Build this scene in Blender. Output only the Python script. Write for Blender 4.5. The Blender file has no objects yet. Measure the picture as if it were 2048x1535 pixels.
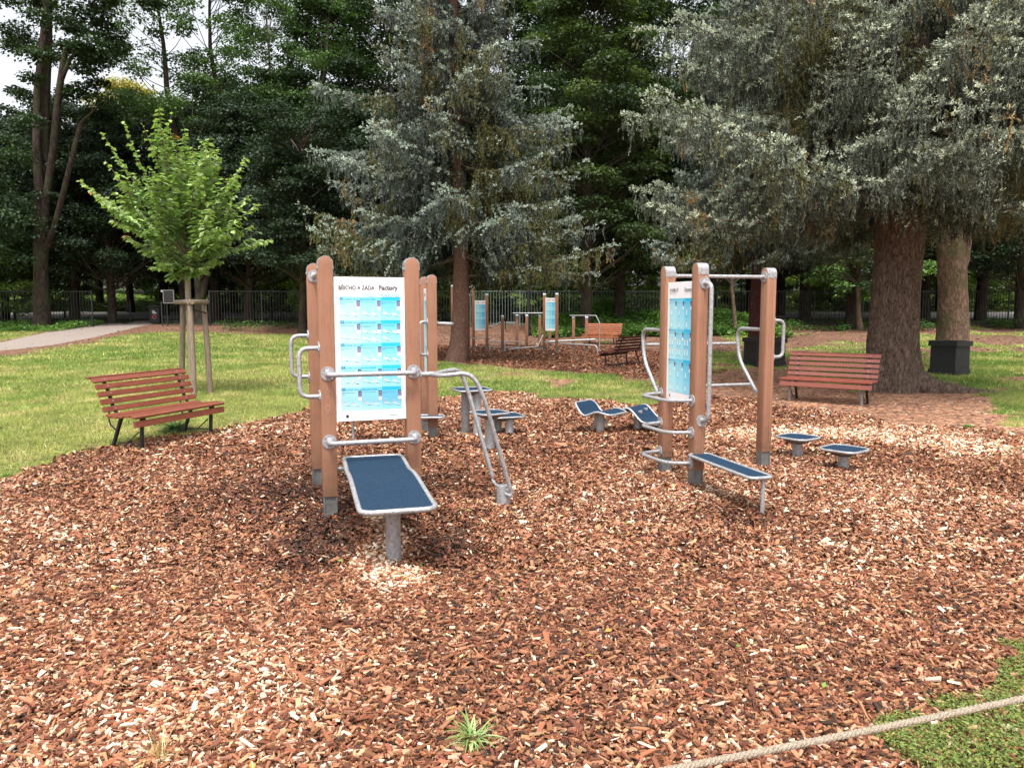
import bpy, bmesh, math, random
import numpy as np
from mathutils import Vector, Matrix, Euler

S = bpy.context.scene
COL = S.collection
PI = math.pi
R = math.radians
rng = np.random.default_rng(7)
random.seed(7)

# ------------------------------------------------------------------ camera
F = 1560.0                       # focal length in pixels of the 2048 wide picture
PITCH = math.atan(155.5 / F)
CP, SP = math.cos(PITCH), math.sin(PITCH)
cam_d = bpy.data.cameras.new("camera")
cam_d.sensor_width = 36.0
cam_d.lens = F / 2048 * 36.0
cam_d.clip_end = 1000
cam_d.clip_start = 0.05
cam = bpy.data.objects.new("camera", cam_d)
COL.objects.link(cam)
cam.location = (0, 0, 1.6)
cam.rotation_euler = (PI / 2 - PITCH, 0, 0)
S.camera = cam

# ------------------------------------------------------------------ world, sun, exposure
SUN_EL, SUN_AZ = R(64), R(184)   # azimuth clockwise from +Y
w = bpy.data.worlds.new("World")
S.world = w
w.use_nodes = True
nt = w.node_tree
nt.nodes.clear()
sky = nt.nodes.new("ShaderNodeTexSky")
sky.sky_type = 'NISHITA'
sky.sun_disc = False
sky.sun_elevation = SUN_EL
sky.sun_rotation = SUN_AZ
sky.air_density = 1.0
sky.dust_density = 5.0
sky.ozone_density = 1.0
hs = nt.nodes.new("ShaderNodeHueSaturation")
hs.inputs['Saturation'].default_value = 0.22
hs.inputs['Value'].default_value = 1.0
bg = nt.nodes.new("ShaderNodeBackground")
bg.inputs['Strength'].default_value = 0.15
ow = nt.nodes.new("ShaderNodeOutputWorld")
nt.links.new(sky.outputs[0], hs.inputs['Color'])
nt.links.new(hs.outputs[0], bg.inputs['Color'])
nt.links.new(bg.outputs[0], ow.inputs['Surface'])

sd = bpy.data.lights.new("sun", 'SUN')
sd.energy = 1.5
sd.angle = R(10)
sd.color = (1.0, 0.95, 0.87)
sun = bpy.data.objects.new("sun", sd)
COL.objects.link(sun)
sdir = Vector((math.sin(SUN_AZ) * math.cos(SUN_EL), math.cos(SUN_AZ) * math.cos(SUN_EL), math.sin(SUN_EL)))
sun.rotation_euler = sdir.to_track_quat('Z', 'Y').to_euler()
sun.location = (0, 0, 30)

S.view_settings.view_transform = 'Standard'
S.view_settings.look = 'None'
S.view_settings.exposure = 1.2
S.view_settings.gamma = 1.0
S.cycles.max_bounces = 6
S.cycles.diffuse_bounces = 3
S.cycles.glossy_bounces = 2
S.cycles.transmission_bounces = 3
S.cycles.transparent_max_bounces = 4

# ------------------------------------------------------------------ terrain and pixel helpers
def H(y):
    y = np.asarray(y, dtype=float)
    a = np.clip((y - 26) / 6.0, 0, 1)
    h = 0.054 * 6.0 * a * a * 0.5 + 0.054 * np.clip(y - 32, 0, 8)
    h = h + 0.040 * np.clip(y - 40, 0, 15) + 0.055 * np.clip(y - 55, 0, 60)
    return h

def G(u, v, z=0.0):
    x = (u - 1024) / F; yy = (767.5 - v) / F
    dy = CP + yy * SP; dz = -SP + yy * CP
    t = (z - 1.6) / dz
    return (x * t, dy * t)

def Gt(u, v):
    x = (u - 1024) / F; yy = (767.5 - v) / F
    dy = CP + yy * SP; dz = -SP + yy * CP
    t = 1.0
    for i in range(6000):
        t += 0.02
        if 1.6 + dz * t <= float(H(dy * t)):
            break
    return (x * t, dy * t)

def at(u, v, Y):
    x = (u - 1024) / F; yy = (767.5 - v) / F
    dy = CP + yy * SP; dz = -SP + yy * CP
    t = Y / dy
    return (x * t, Y, 1.6 + dz * t)

def XU(u, Y, z=0.6):             # x at column u for depth Y
    return (u - 1024) / F * (Y * CP + (1.6 - z) * SP)

def vnoise(x, y, s=0):
    x = np.asarray(x, float); y = np.asarray(y, float)
    xi = np.floor(x).astype(np.int64); yi = np.floor(y).astype(np.int64)
    fx = x - xi; fy = y - yi
    fx = fx * fx * (3 - 2 * fx); fy = fy * fy * (3 - 2 * fy)
    def h(a, b):
        n = (a * 374761393 + b * 668265263 + s * 1442695041) & 0xffffffff
        n = ((n ^ (n >> 13)) * 1274126177) & 0xffffffff
        return ((n ^ (n >> 16)) & 0xffff) / 65535.0
    return (h(xi, yi) * (1 - fx) + h(xi + 1, yi) * fx) * (1 - fy) + (h(xi, yi + 1) * (1 - fx) + h(xi + 1, yi + 1) * fx) * fy

def fbm(x, y, s=0):
    return 0.5 * vnoise(x, y, s) + 0.3 * vnoise(x * 2.1, y * 2.1, s + 1) + 0.2 * vnoise(x * 4.3, y * 4.3, s + 2)

# ------------------------------------------------------------------ materials
def newmat(name):
    m = bpy.data.materials.new(name)
    m.use_nodes = True
    n = m.node_tree
    b = n.nodes["Principled BSDF"]
    return m, n, b

def node(n, t, **kw):
    x = n.nodes.new(t)
    for k, v in kw.items():
        if k in x.inputs: x.inputs[k].default_value = v
        else: setattr(x, k, v)
    return x

def ramp(n, fac, stops):
    r = n.nodes.new("ShaderNodeValToRGB")
    e = r.color_ramp.elements
    while len(e) < len(stops): e.new(0.5)
    for i, (p, c) in enumerate(stops):
        e[i].position = p; e[i].color = (*c, 1)
    n.links.new(fac, r.inputs[0])
    return r.outputs[0]

def simple(name, col, rough=0.6, metal=0.0, var=0.15, scale=12, bump=0.0, bscale=60, spec=0.5, stretch=None):
    m, n, b = newmat(name)
    tc = node(n, "ShaderNodeTexCoord")
    src = tc.outputs['Object']
    if stretch:
        mp = node(n, "ShaderNodeMapping"); mp.inputs['Scale'].default_value = stretch
        n.links.new(src, mp.inputs[0]); src = mp.outputs[0]
    ns = node(n, "ShaderNodeTexNoise", Scale=scale, Detail=5.0, Roughness=0.65)
    n.links.new(src, ns.inputs['Vector'])
    lo = tuple(c * (1 - var) for c in col); hi = tuple(min(1, c * (1 + var)) for c in col)
    n.links.new(ramp(n, ns.outputs[0], [(0.3, lo), (0.7, hi)]), b.inputs['Base Color'])
    b.inputs['Roughness'].default_value = rough
    b.inputs['Metallic'].default_value = metal
    b.inputs['Specular IOR Level'].default_value = spec
    if bump:
        n2 = node(n, "ShaderNodeTexNoise", Scale=bscale, Detail=4.0)
        n.links.new(src, n2.inputs['Vector'])
        bp = node(n, "ShaderNodeBump", Strength=bump, Distance=0.01)
        n.links.new(n2.outputs[0], bp.inputs['Height'])
        n.links.new(bp.outputs[0], b.inputs['Normal'])
    return m

def leafmat(name, trans=0.28, rough=0.5, spec=0.35, mul=1.0):
    m, n, b = newmat(name)
    a = node(n, "ShaderNodeVertexColor", layer_name="Col")
    out = n.nodes["Material Output"]
    b.inputs['Roughness'].default_value = rough
    b.inputs['Specular IOR Level'].default_value = spec
    n.links.new(a.outputs[0], b.inputs['Base Color'])
    t = node(n, "ShaderNodeBsdfTranslucent")
    g = node(n, "ShaderNodeMix", data_type='RGBA', blend_type='MULTIPLY')
    g.inputs[0].default_value = 1.0
    n.links.new(a.outputs[0], g.inputs[6]); g.inputs[7].default_value = (1.3, 1.5, 0.6, 1)
    n.links.new(g.outputs[2], t.inputs[0])
    mx = node(n, "ShaderNodeMixShader"); mx.inputs[0].default_value = trans
    n.links.new(b.outputs[0], mx.inputs[1]); n.links.new(t.outputs[0], mx.inputs[2])
    n.links.new(mx.outputs[0], out.inputs['Surface'])
    return m

def vcol(name, rough=0.7, spec=0.3, bump=0.0, metal=0.0):
    m, n, b = newmat(name)
    a = node(n, "ShaderNodeVertexColor", layer_name="Col")
    n.links.new(a.outputs[0], b.inputs['Base Color'])
    b.inputs['Roughness'].default_value = rough
    b.inputs['Specular IOR Level'].default_value = spec
    return m

def barkmat(name, dark, light, scale=6.0, moss=None, bump=0.9, zs=0.22):
    m, n, b = newmat(name)
    tc = node(n, "ShaderNodeTexCoord")
    mp = node(n, "ShaderNodeMapping"); mp.inputs['Scale'].default_value = (1, 1, zs)
    n.links.new(tc.outputs['Object'], mp.inputs[0])
    nz = node(n, "ShaderNodeTexNoise", Scale=scale * 0.8, Detail=6.0, Roughness=0.7)
    n.links.new(mp.outputs[0], nz.inputs['Vector'])
    ad = node(n, "ShaderNodeMix", data_type='VECTOR'); ad.inputs[0].default_value = 0.30
    n.links.new(mp.outputs[0], ad.inputs[4]); n.links.new(nz.outputs[1], ad.inputs[5])
    vo = node(n, "ShaderNodeTexVoronoi", Scale=scale * 2.2, feature='DISTANCE_TO_EDGE')
    n.links.new(ad.outputs[1], vo.inputs['Vector'])
    n3 = node(n, "ShaderNodeTexNoise", Scale=scale * 5, Detail=5.0, Roughness=0.75)
    n.links.new(mp.outputs[0], n3.inputs['Vector'])
    mul = node(n, "ShaderNodeMath", operation='MULTIPLY_ADD')
    n.links.new(vo.outputs[0], mul.inputs[0]); mul.inputs[1].default_value = 1.1
    n.links.new(n3.outputs[0], mul.inputs[2])
    c = ramp(n, mul.outputs[0], [(0.42, dark), (0.60, tuple((a + b2) / 2 for a, b2 in zip(dark, light))), (0.95, light)])
    if moss:
        n4 = node(n, "ShaderNodeTexNoise", Scale=1.6, Detail=4.0)
        n.links.new(tc.outputs['Object'], n4.inputs['Vector'])
        mf = ramp(n, n4.outputs[0], [(0.48, (0, 0, 0)), (0.62, (0.7, 0.7, 0.7))])
        mx = node(n, "ShaderNodeMix", data_type='RGBA')
        n.links.new(mf, mx.inputs[0]); n.links.new(c, mx.inputs[6]); mx.inputs[7].default_value = (*moss, 1)
        c = mx.outputs[2]
    n.links.new(c, b.inputs['Base Color'])
    b.inputs['Roughness'].default_value = 0.9
    b.inputs['Specular IOR Level'].default_value = 0.15
    bp = node(n, "ShaderNodeBump", Strength=bump, Distance=0.03)
    n.links.new(mul.outputs[0], bp.inputs['Height'])
    n.links.new(bp.outputs[0], b.inputs['Normal'])
    return m

def steelmat():
    m, n, b = newmat("galvanised_steel")
    tc = node(n, "ShaderNodeTexCoord")
    a = node(n, "ShaderNodeTexNoise", Scale=48.0, Detail=7.0, Roughness=0.8)
    n.links.new(tc.outputs['Object'], a.inputs['Vector'])
    v = node(n, "ShaderNodeTexVoronoi", Scale=70.0)
    n.links.new(tc.outputs['Object'], v.inputs['Vector'])
    ad = node(n, "ShaderNodeMath", operation='MULTIPLY_ADD')
    n.links.new(v.outputs['Color'], ad.inputs[0]); ad.inputs[1].default_value = 0.16
    n.links.new(a.outputs[0], ad.inputs[2])
    n.links.new(ramp(n, ad.outputs[0], [(0.38, (0.13, 0.13, 0.145)), (0.48, (0.27, 0.27, 0.285)), (0.62, (0.38, 0.38, 0.392)), (0.8, (0.48, 0.475, 0.47))]), b.inputs['Base Color'])
    b.inputs['Metallic'].default_value = 0.35
    b.inputs['Roughness'].default_value = 0.42
    bp = node(n, "ShaderNodeBump", Strength=0.15, Distance=0.003)
    n.links.new(ad.outputs[0], bp.inputs['Height']); n.links.new(bp.outputs[0], b.inputs['Normal'])
    return m

def postmat(name, col, graffiti=True):
    m, n, b = newmat(name)
    tc = node(n, "ShaderNodeTexCoord")
    mp = node(n, "ShaderNodeMapping"); mp.inputs['Scale'].default_value = (30, 30, 1.1)
    n.links.new(tc.outputs['Object'], mp.inputs[0])
    a = node(n, "ShaderNodeTexNoise", Scale=3.0, Detail=5.0, Roughness=0.6)
    n.links.new(mp.outputs[0], a.inputs['Vector'])
    a2 = node(n, "ShaderNodeTexNoise", Scale=3.5, Detail=5.0, Roughness=0.6)
    n.links.new(tc.outputs['Object'], a2.inputs['Vector'])
    ad = node(n, "ShaderNodeMath", operation='ADD')
    n.links.new(a.outputs[0], ad.inputs[0]); n.links.new(a2.outputs[0], ad.inputs[1])
    c = ramp(n, ad.outputs[0], [(0.7, tuple(x * 0.9 for x in col)), (1.0, col), (1.3, tuple(x * 1.08 for x in col))])
    n.links.new(c, b.inputs['Base Color'])
    sp_ = node(n, "ShaderNodeSeparateXYZ"); n.links.new(tc.outputs['Object'], sp_.inputs[0])
    sc = node(n, "ShaderNodeTexNoise", Scale=14.0, Detail=8.0, Roughness=0.8); n.links.new(tc.outputs['Object'], sc.inputs['Vector'])
    dm = node(n, "ShaderNodeMath", operation='MULTIPLY_ADD'); n.links.new(sc.outputs[0], dm.inputs[0]); dm.inputs[1].default_value = 0.9; n.links.new(sp_.outputs[2], dm.inputs[2])
    df = ramp(n, dm.outputs[0], [(0.55, (0.55, 0.55, 0.55)), (0.95, (0, 0, 0))])
    mxx = node(n, "ShaderNodeMix", data_type='RGBA'); n.links.new(df, mxx.inputs[0]); n.links.new(c, mxx.inputs[6]); mxx.inputs[7].default_value = (0.12, 0.075, 0.05, 1)
    sf = ramp(n, sc.outputs[0], [(0.66, (0, 0, 0)), (0.74, (0.35, 0.35, 0.35))])
    mx2 = node(n, "ShaderNodeMix", data_type='RGBA'); n.links.new(sf, mx2.inputs[0]); n.links.new(mxx.outputs[2], mx2.inputs[6]); mx2.inputs[7].default_value = (0.42, 0.27, 0.19, 1)
    n.links.new(mx2.outputs[2], b.inputs['Base Color'])
    b.inputs['Roughness'].default_value = 0.55
    b.inputs['Specular IOR Level'].default_value = 0.35
    bp = node(n, "ShaderNodeBump", Strength=0.25, Distance=0.002)
    n.links.new(a.outputs[0], bp.inputs['Height']); n.links.new(bp.outputs[0], b.inputs['Normal'])
    return m

M = {}
M['steel'] = steelmat()
M['steel_dark'] = simple("weathered_steel", (0.16, 0.16, 0.16), 0.55, 0.4, 0.35, 14)
M['post'] = postmat("brown_composite_post", (0.285, 0.142, 0.088))
M['panel'] = simple("sign_white", (0.86, 0.86, 0.87), 0.35, 0, 0.03, 5)
M['print'] = vcol("sign_print", 0.35, 0.5)
M['rubber'] = None
m, n, b = newmat("blue_rubber")
tc = node(n, "ShaderNodeTexCoord")
a = node(n, "ShaderNodeTexNoise", Scale=150.0, Detail=3.0)
a2 = node(n, "ShaderNodeTexNoise", Scale=26.0, Detail=6.0, Roughness=0.7)
n.links.new(tc.outputs['Object'], a.inputs['Vector']); n.links.new(tc.outputs['Object'], a2.inputs['Vector'])
ad = node(n, "ShaderNodeMath", operation='MULTIPLY_ADD'); n.links.new(a2.outputs[0], ad.inputs[0]); ad.inputs[1].default_value = 0.35; n.links.new(a.outputs[0], ad.inputs[2])
n.links.new(ramp(n, ad.outputs[0], [(0.40, (0.003, 0.008, 0.018)), (0.62, (0.009, 0.027, 0.055)), (0.85, (0.015, 0.042, 0.080)), (1.15, (0.06, 0.10, 0.15))]), b.inputs['Base Color'])
b.inputs['Roughness'].default_value = 0.9
b.inputs['Specular IOR Level'].default_value = 0.2
bp = node(n, "ShaderNodeBump", Strength=0.7, Distance=0.003); n.links.new(a.outputs[0], bp.inputs['Height']); n.links.new(bp.outputs[0], b.inputs['Normal'])
M['rubber'] = m
M['slat'] = simple("red_brown_paint", (0.19, 0.054, 0.030), 0.38, 0, 0.3, 9, 0.25, 40, 0.5, (1, 6, 6))
M['slat_orange'] = simple('orange_brown_paint', (0.30, 0.085, 0.035), 0.42, 0, 0.25, 9, 0.2, 40, 0.5, (1, 6, 6))
M['slat_faded'] = simple("faded_red_paint", (0.22, 0.062, 0.042), 0.42, 0, 0.2, 9, 0.2, 40, 0.5, (1, 6, 6))
M['slat_dark'] = simple("dark_brown_paint", (0.07, 0.022, 0.015), 0.5, 0, 0.3, 9, 0.2, 40, 0.4, (1, 6, 6))
M['iron'] = simple("black_iron", (0.02, 0.02, 0.022), 0.5, 0.2, 0.3, 20)
M['iron_grey'] = simple("grey_iron", (0.17, 0.17, 0.17), 0.5, 0.3, 0.3, 20)
M['fence_dark'] = simple("black_green_fence_paint", (0.012, 0.016, 0.014), 0.5, 0, 0.2, 5)
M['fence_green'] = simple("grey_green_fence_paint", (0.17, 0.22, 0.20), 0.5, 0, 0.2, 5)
M['planter'] = simple("black_planter_paint", (0.010, 0.010, 0.012), 0.6, 0, 0.25, 6)
M['bin'] = simple("bin_black", (0.012, 0.011, 0.011), 0.8, 0, 0.2, 10)
M['stake'] = simple("weathered_stake_wood", (0.215, 0.165, 0.128), 0.85, 0, 0.35, 10, 0.6, 30, 0.2, (5, 5, 0.6))
M['rope'] = simple("rope_fibre", (0.36, 0.30, 0.23), 0.9, 0, 0.3, 120, 0.8, 300, 0.1)
M['scratch'] = simple('scratch_mark', (0.50, 0.34, 0.25), 0.6)
M['black'] = simple("black_plastic", (0.015, 0.015, 0.015), 0.5)
M['white'] = simple("white_paint", (0.7, 0.7, 0.7), 0.5)
M['text'] = simple("sign_dark_ink", (0.055, 0.05, 0.06), 0.4)
M['text_blue'] = simple("sign_blue_ink", (0.03, 0.20, 0.42), 0.4)
M['text_pale'] = simple("sign_pale_blue_ink", (0.42, 0.68, 0.80), 0.4)
M['leaf'] = leafmat("leaf")
M['needle'] = leafmat("needle", 0.08, 0.55, 0.3)
M['chip'] = vcol("wood_chip", 0.8, 0.22)
M['grass'] = leafmat("grass_blade", 0.3, 0.6, 0.25)
M['bark_spruce'] = barkmat("spruce_bark", (0.06, 0.03, 0.022), (0.26, 0.15, 0.115), 9, None, 1.0, 0.45)
M['bark_twig'] = simple('twig_bark', (0.06, 0.045, 0.03), 0.9, 0, 0.3, 12)
M['bark_big'] = barkmat("old_spruce_bark", (0.035, 0.02, 0.015), (0.33, 0.24, 0.19), 7.5, None, 1.6, 0.36)
M['bark_red'] = barkmat("red_spruce_bark", (0.035, 0.012, 0.01), (0.11, 0.045, 0.038), 9, None, 1.0, 0.5)
M['bark_pale'] = barkmat("pale_mossy_bark", (0.075, 0.045, 0.032), (0.27, 0.18, 0.13), 5.0, (0.085, 0.09, 0.035), 1.0, 0.45)
M['bark_grey'] = barkmat("grey_brown_bark", (0.016, 0.012, 0.010), (0.07, 0.052, 0.042), 4, (0.05, 0.055, 0.025), 0.8, 0.3)
M['bark_sap'] = barkmat("young_bark", (0.14, 0.11, 0.08), (0.36, 0.31, 0.23), 14, None, 0.4, 2.0)

# ------------------------------------------------------------------ object helpers
def tag(o, label=None, cat=None, group=None, kind=None):
    if label: o['label'] = label
    if cat: o['category'] = cat
    if group: o['group'] = group
    if kind: o['kind'] = kind
    return o

def thing(name, label, cat, loc=(0, 0, 0), rz=0.0, group=None):
    o = bpy.data.objects.new(name, None)
    COL.objects.link(o)
    o.empty_display_size = 0.2
    o.location = loc; o.rotation_euler = (0, 0, rz)
    return tag(o, label, cat, group)

def copy_tree(o, parent=None):
    c = o.copy(); COL.objects.link(c)
    if parent: c.parent = parent
    for ch in list(o.children): copy_tree(ch, c)
    return c

def fillet(pts, r, seg=5):
    pts = [Vector(p) for p in pts]
    if len(pts) < 3: return pts
    out = [pts[0]]
    for i in range(1, len(pts) - 1):
        a, b, c = pts[i - 1], pts[i], pts[i + 1]
        d1 = (a - b); d2 = (c - b)
        rr = min(r, d1.length * 0.48, d2.length * 0.48)
        p0 = b + d1.normalized() * rr; p2 = b + d2.normalized() * rr
        for k in range(seg + 1):
            t = k / seg
            out.append(p0 * (1 - t) ** 2 + b * 2 * t * (1 - t) + p2 * t * t)
    out.append(pts[-1])
    return out

class MB:
    def __init__(s): s.v = []; s.f = []; s.c = []; s.cur = (1, 1, 1)
    def add(s, vs, fs):
        o = len(s.v); s.v += [tuple(v) for v in vs]
        s.f += [tuple(i + o for i in f) for f in fs]
        s.c += [s.cur] * len(vs)
        return s
    def box(s, c, size, rot=None, taper=1.0):
        hx, hy, hz = (q / 2 for q in size)
        vs = []
        for sz in (-1, 1):
            k = taper if sz > 0 else 1.0
            for sx, sy in ((-1, -1), (1, -1), (1, 1), (-1, 1)):
                p = Vector((sx * hx * k, sy * hy * k, sz * hz))
                if rot is not None: p = rot @ p
                vs.append(Vector(c) + p)
        return s.add(vs, [(3, 2, 1, 0), (4, 5, 6, 7), (0, 1, 5, 4), (1, 2, 6, 5), (2, 3, 7, 6), (3, 0, 4, 7)])
    def tube(s, pts, r, seg=12, caps=True, closed=False):
        pts = [Vector(p) for p in pts]
        n = len(pts)
        rs = r if hasattr(r, '__len__') else [r] * n
        rings = []
        up = None
        for i in range(n):
            if closed: t = pts[(i + 1) % n] - pts[i - 1]
            else: t = (pts[min(i + 1, n - 1)] - pts[max(i - 1, 0)])
            t.normalize()
            if up is None:
                up = Vector((0, 0, 1)) if abs(t.z) < 0.9 else Vector((1, 0, 0))
            a = t.cross(up)
            if a.length < 1e-6: a = t.orthogonal()
            a.normalize(); b = a.cross(t).normalized(); up = b
            rings.append([pts[i] + (a * math.cos(k * 2 * PI / seg) + b * math.sin(k * 2 * PI / seg)) * rs[i] for k in range(seg)])
        vs = [p for q in rings for p in q]
        fs = []
        m_ = n if closed else n - 1
        for i in range(m_):
            for k in range(seg):
                j = (i + 1) % n
                fs.append((i * seg + k, i * seg + (k + 1) % seg, j * seg + (k + 1) % seg, j * seg + k))
        if caps and not closed:
            fs.append(tuple(range(seg - 1, -1, -1)))
            fs.append(tuple((n - 1) * seg + k for k in range(seg)))
        return s.add(vs, fs)
    def cyl(s, a, b, r, seg=16, r2=None):
        return s.tube([a, b], [r, r if r2 is None else r2], seg)
    def prism(s, outline, a, b):       # outline: list of 3D points, extruded along vector b-a
        d = Vector(b) - Vector(a)
        n = len(outline)
        vs = [Vector(p) for p in outline] + [Vector(p) + d for p in outline]
        fs = [tuple(range(n - 1, -1, -1)), tuple(range(n, 2 * n))]
        for i in range(n): fs.append((i, (i + 1) % n, n + (i + 1) % n, n + i))
        return s.add(vs, fs)
    def build(s, name, mat, parent=None, smooth=False, bevel=0.0, label=None, loc=None):
        me = bpy.data.meshes.new(name)
        me.from_pydata(s.v, [], s.f)
        if any(c != (1, 1, 1) for c in s.c):
            ca = me.color_attributes.new("Col", 'FLOAT_COLOR', 'POINT')
            ca.data.foreach_set("color", np.hstack([np.array(s.c, np.float32), np.ones((len(s.c), 1), np.float32)]).ravel())
        me.materials.append(mat)
        bm = bmesh.new(); bm.from_mesh(me)
        bmesh.ops.recalc_face_normals(bm, faces=bm.faces)
        if bevel:
            es = [e for e in bm.edges if len(e.link_faces) == 2 and e.calc_face_angle(0) > 0.6]
            bmesh.ops.bevel(bm, geom=es, offset=bevel, segments=2, profile=0.6, affect='EDGES')
        bm.to_mesh(me); bm.free()
        if smooth:
            me.polygons.foreach_set("use_smooth", [True] * len(me.polygons))
            try: me.set_sharp_from_angle(angle=R(40))
            except Exception: pass
        o = bpy.data.objects.new(name, me); COL.objects.link(o)
        if parent: o.parent = parent
        if loc: o.location = loc
        if label: o['label'] = label
        return o

def npmesh(name, verts, quads, cols, mat, parent=None, smooth=False):
    """verts (N,3), quads (M,4) (or (M,3)), cols (N,3)"""
    me = bpy.data.meshes.new(name)
    k = quads.shape[1]
    me.vertices.add(len(verts)); me.vertices.foreach_set("co", verts.astype(np.float32).ravel())
    me.loops.add(quads.size); me.loops.foreach_set("vertex_index", quads.astype(np.int32).ravel())
    me.polygons.add(len(quads)); me.polygons.foreach_set("loop_start", np.arange(0, quads.size, k, dtype=np.int32))
    me.polygons.foreach_set("use_smooth", np.full(len(quads), bool(smooth)))
    me.update(calc_edges=True)
    if cols is not None:
        ca = me.color_attributes.new("Col", 'FLOAT_COLOR', 'POINT')
        c4 = np.ones((len(verts), 4), np.float32); c4[:, :3] = np.clip(cols, 0, 1)
        ca.data.foreach_set("color", c4.ravel())
    me.materials.append(mat)
    o = bpy.data.objects.new(name, me); COL.objects.link(o)
    if parent: o.parent = parent
    return o

def norm(a): return a / np.maximum(np.linalg.norm(a, axis=-1, keepdims=True), 1e-9)

def leaf_quads(c, d, nrm, L, W):
    """diamond-ish leaf quads. c centre (N,3) base, d direction, nrm normal, L, W arrays -> verts (4N,3)"""
    d = norm(d); s = norm(np.cross(d, nrm))
    L = np.asarray(L)[:, None]; W = np.asarray(W)[:, None]
    n2 = norm(np.cross(s, d))
    v = np.stack([c, c + d * L * 0.45 + s * W * 0.5 + n2 * W * 0.12, c + d * L, c + d * L * 0.45 - s * W * 0.5 + n2 * W * 0.12], 1)
    return v.reshape(-1, 3)

def rvec(n): return norm(rng.normal(size=(n, 3)))

def qidx(n): return np.arange(4 * n).reshape(n, 4)

# ------------------------------------------------------------------ ground zones
def wp(px): return np.array([Gt(u, v) if v > 613.5 else (0, 0) for u, v in px])
P_MULCH = wp([(-400, 2600), (-400, 1010), (-50, 975), (0, 958), (60, 935), (150, 912), (230, 893), (330, 878), (430, 862), (520, 838), (600, 820), (700, 806), (860, 797), (980, 784), (1060, 790), (1150, 797), (1240, 806), (1300, 812), (1450, 792), (1600, 818), (1800, 848), (1990, 862), (2048, 872), (2600, 900), (2600, 2600)])
P_LAWN = wp([(-900, 985), (-400, 1010), (-50, 975), (0, 958), (60, 935), (150, 912), (230, 893), (330, 878), (430, 862), (520, 838), (600, 820), (700, 806), (860, 797), (980, 784), (1060, 790), (1150, 797), (1240, 806), (1300, 812), (1320, 775), (1240, 752), (1040, 738), (930, 728), (850, 722), (820, 690), (740, 672), (600, 669), (450, 667), (330, 664), (250, 670), (100, 700), (-600, 800)])
P_LAWN2 = wp([(-900, 700), (-200, 706), (0, 682), (90, 664), (150, 656), (210, 648), (80, 643), (-900, 643)])
P_RIGHT = wp([(1975, 822), (2060, 866), (2600, 905), (2600, 730), (1960, 735), (1860, 752), (1880, 785), (1960, 796)])
P_FARM = wp([(855, 705), (850, 716), (930, 726), (1040, 735), (1200, 745), (1310, 757), (1420, 745), (1400, 712), (1290, 697), (1190, 691), (960, 689), (870, 690)])
P_PATCH = wp([(1830, 1545), (1790, 1460), (1800, 1415), (1910, 1385), (1965, 1320), (2048, 1292), (2400, 1270), (2500, 1800), (2050, 1800), (1920, 1600)])

def inpoly(X, Y, P):
    ins = np.zeros(X.shape, bool)
    j = len(P) - 1
    for i in range(len(P)):
        xi, yi = P[i]; xj, yj = P[j]
        c = ((yi > Y) != (yj > Y)) & (X < (xj - xi) * (Y - yi) / (yj - yi + 1e-12) + xi)
        ins ^= c; j = i
    return ins

def zones(X, Y):
    jit = 0.16 + 0.008 * Y
    x = X + (fbm(X * 1.7, Y * 1.7, 11) - 0.5) * 4 * jit; y = Y + (fbm(X * 1.7 + 31, Y * 1.7, 17) - 0.5) * 5 * jit
    mul = inpoly(x, y, P_MULCH)
    lawn = (inpoly(x, y, P_LAWN) | inpoly(x, y, P_LAWN2) | inpoly(x, y, P_RIGHT)) & ~mul
    n1 = fbm(X * 0.6, Y * 0.45, 5)
    # broken grass on the trodden soil to the right and behind
    rp = (X > 1.0) & (Y > 14.5) & (Y < 40) & (n1 > 0.55) & ~mul
    rp |= (X > 3.5) & (Y > 22) & (Y < 27) & (fbm(X * 0.8, Y * 0.5, 8) > 0.42)
    bare = (fbm(X * 0.9, Y * 0.7, 23) > 0.66) & (X > -0.5)
    lawn = (lawn & ~bare) | (rp & ~inpoly(X, Y, P_FARM))
    patch = inpoly(X + (x - X) * 0.8, Y + (y - Y) * 0.8, P_PATCH)
    far = inpoly(x, y, P_FARM)
    lawn = lawn & ~far
    mulch = (mul | far)
    return mulch, lawn, patch & mul

def tone(X, Y):      # freshness of the chips: 0 dark worn, 1 fresh pale
    t = 0.48 + (fbm(X * 0.8, Y * 0.6, 41) - 0.5) * 0.5
    def g(u, v, r, a, ry=None):
        cx, cy = G(u, v); ry_ = ry or r
        return a * np.exp(-(((X - cx) / r) ** 2 + ((Y - cy) / ry_) ** 2))
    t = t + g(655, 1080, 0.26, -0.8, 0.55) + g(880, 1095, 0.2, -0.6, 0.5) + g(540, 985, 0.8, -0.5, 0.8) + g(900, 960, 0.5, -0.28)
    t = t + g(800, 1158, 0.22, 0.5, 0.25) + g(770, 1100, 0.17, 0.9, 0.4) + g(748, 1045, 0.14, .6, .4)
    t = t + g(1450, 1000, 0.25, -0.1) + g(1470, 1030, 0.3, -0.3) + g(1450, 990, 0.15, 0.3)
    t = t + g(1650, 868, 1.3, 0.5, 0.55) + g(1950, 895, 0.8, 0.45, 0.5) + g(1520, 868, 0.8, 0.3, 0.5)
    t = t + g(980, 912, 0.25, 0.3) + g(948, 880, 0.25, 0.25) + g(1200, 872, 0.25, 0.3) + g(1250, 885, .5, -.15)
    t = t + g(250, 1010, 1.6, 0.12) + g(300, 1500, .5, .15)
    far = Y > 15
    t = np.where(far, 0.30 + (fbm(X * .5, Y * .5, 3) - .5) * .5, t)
    return np.clip(t, 0, 1)

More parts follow.
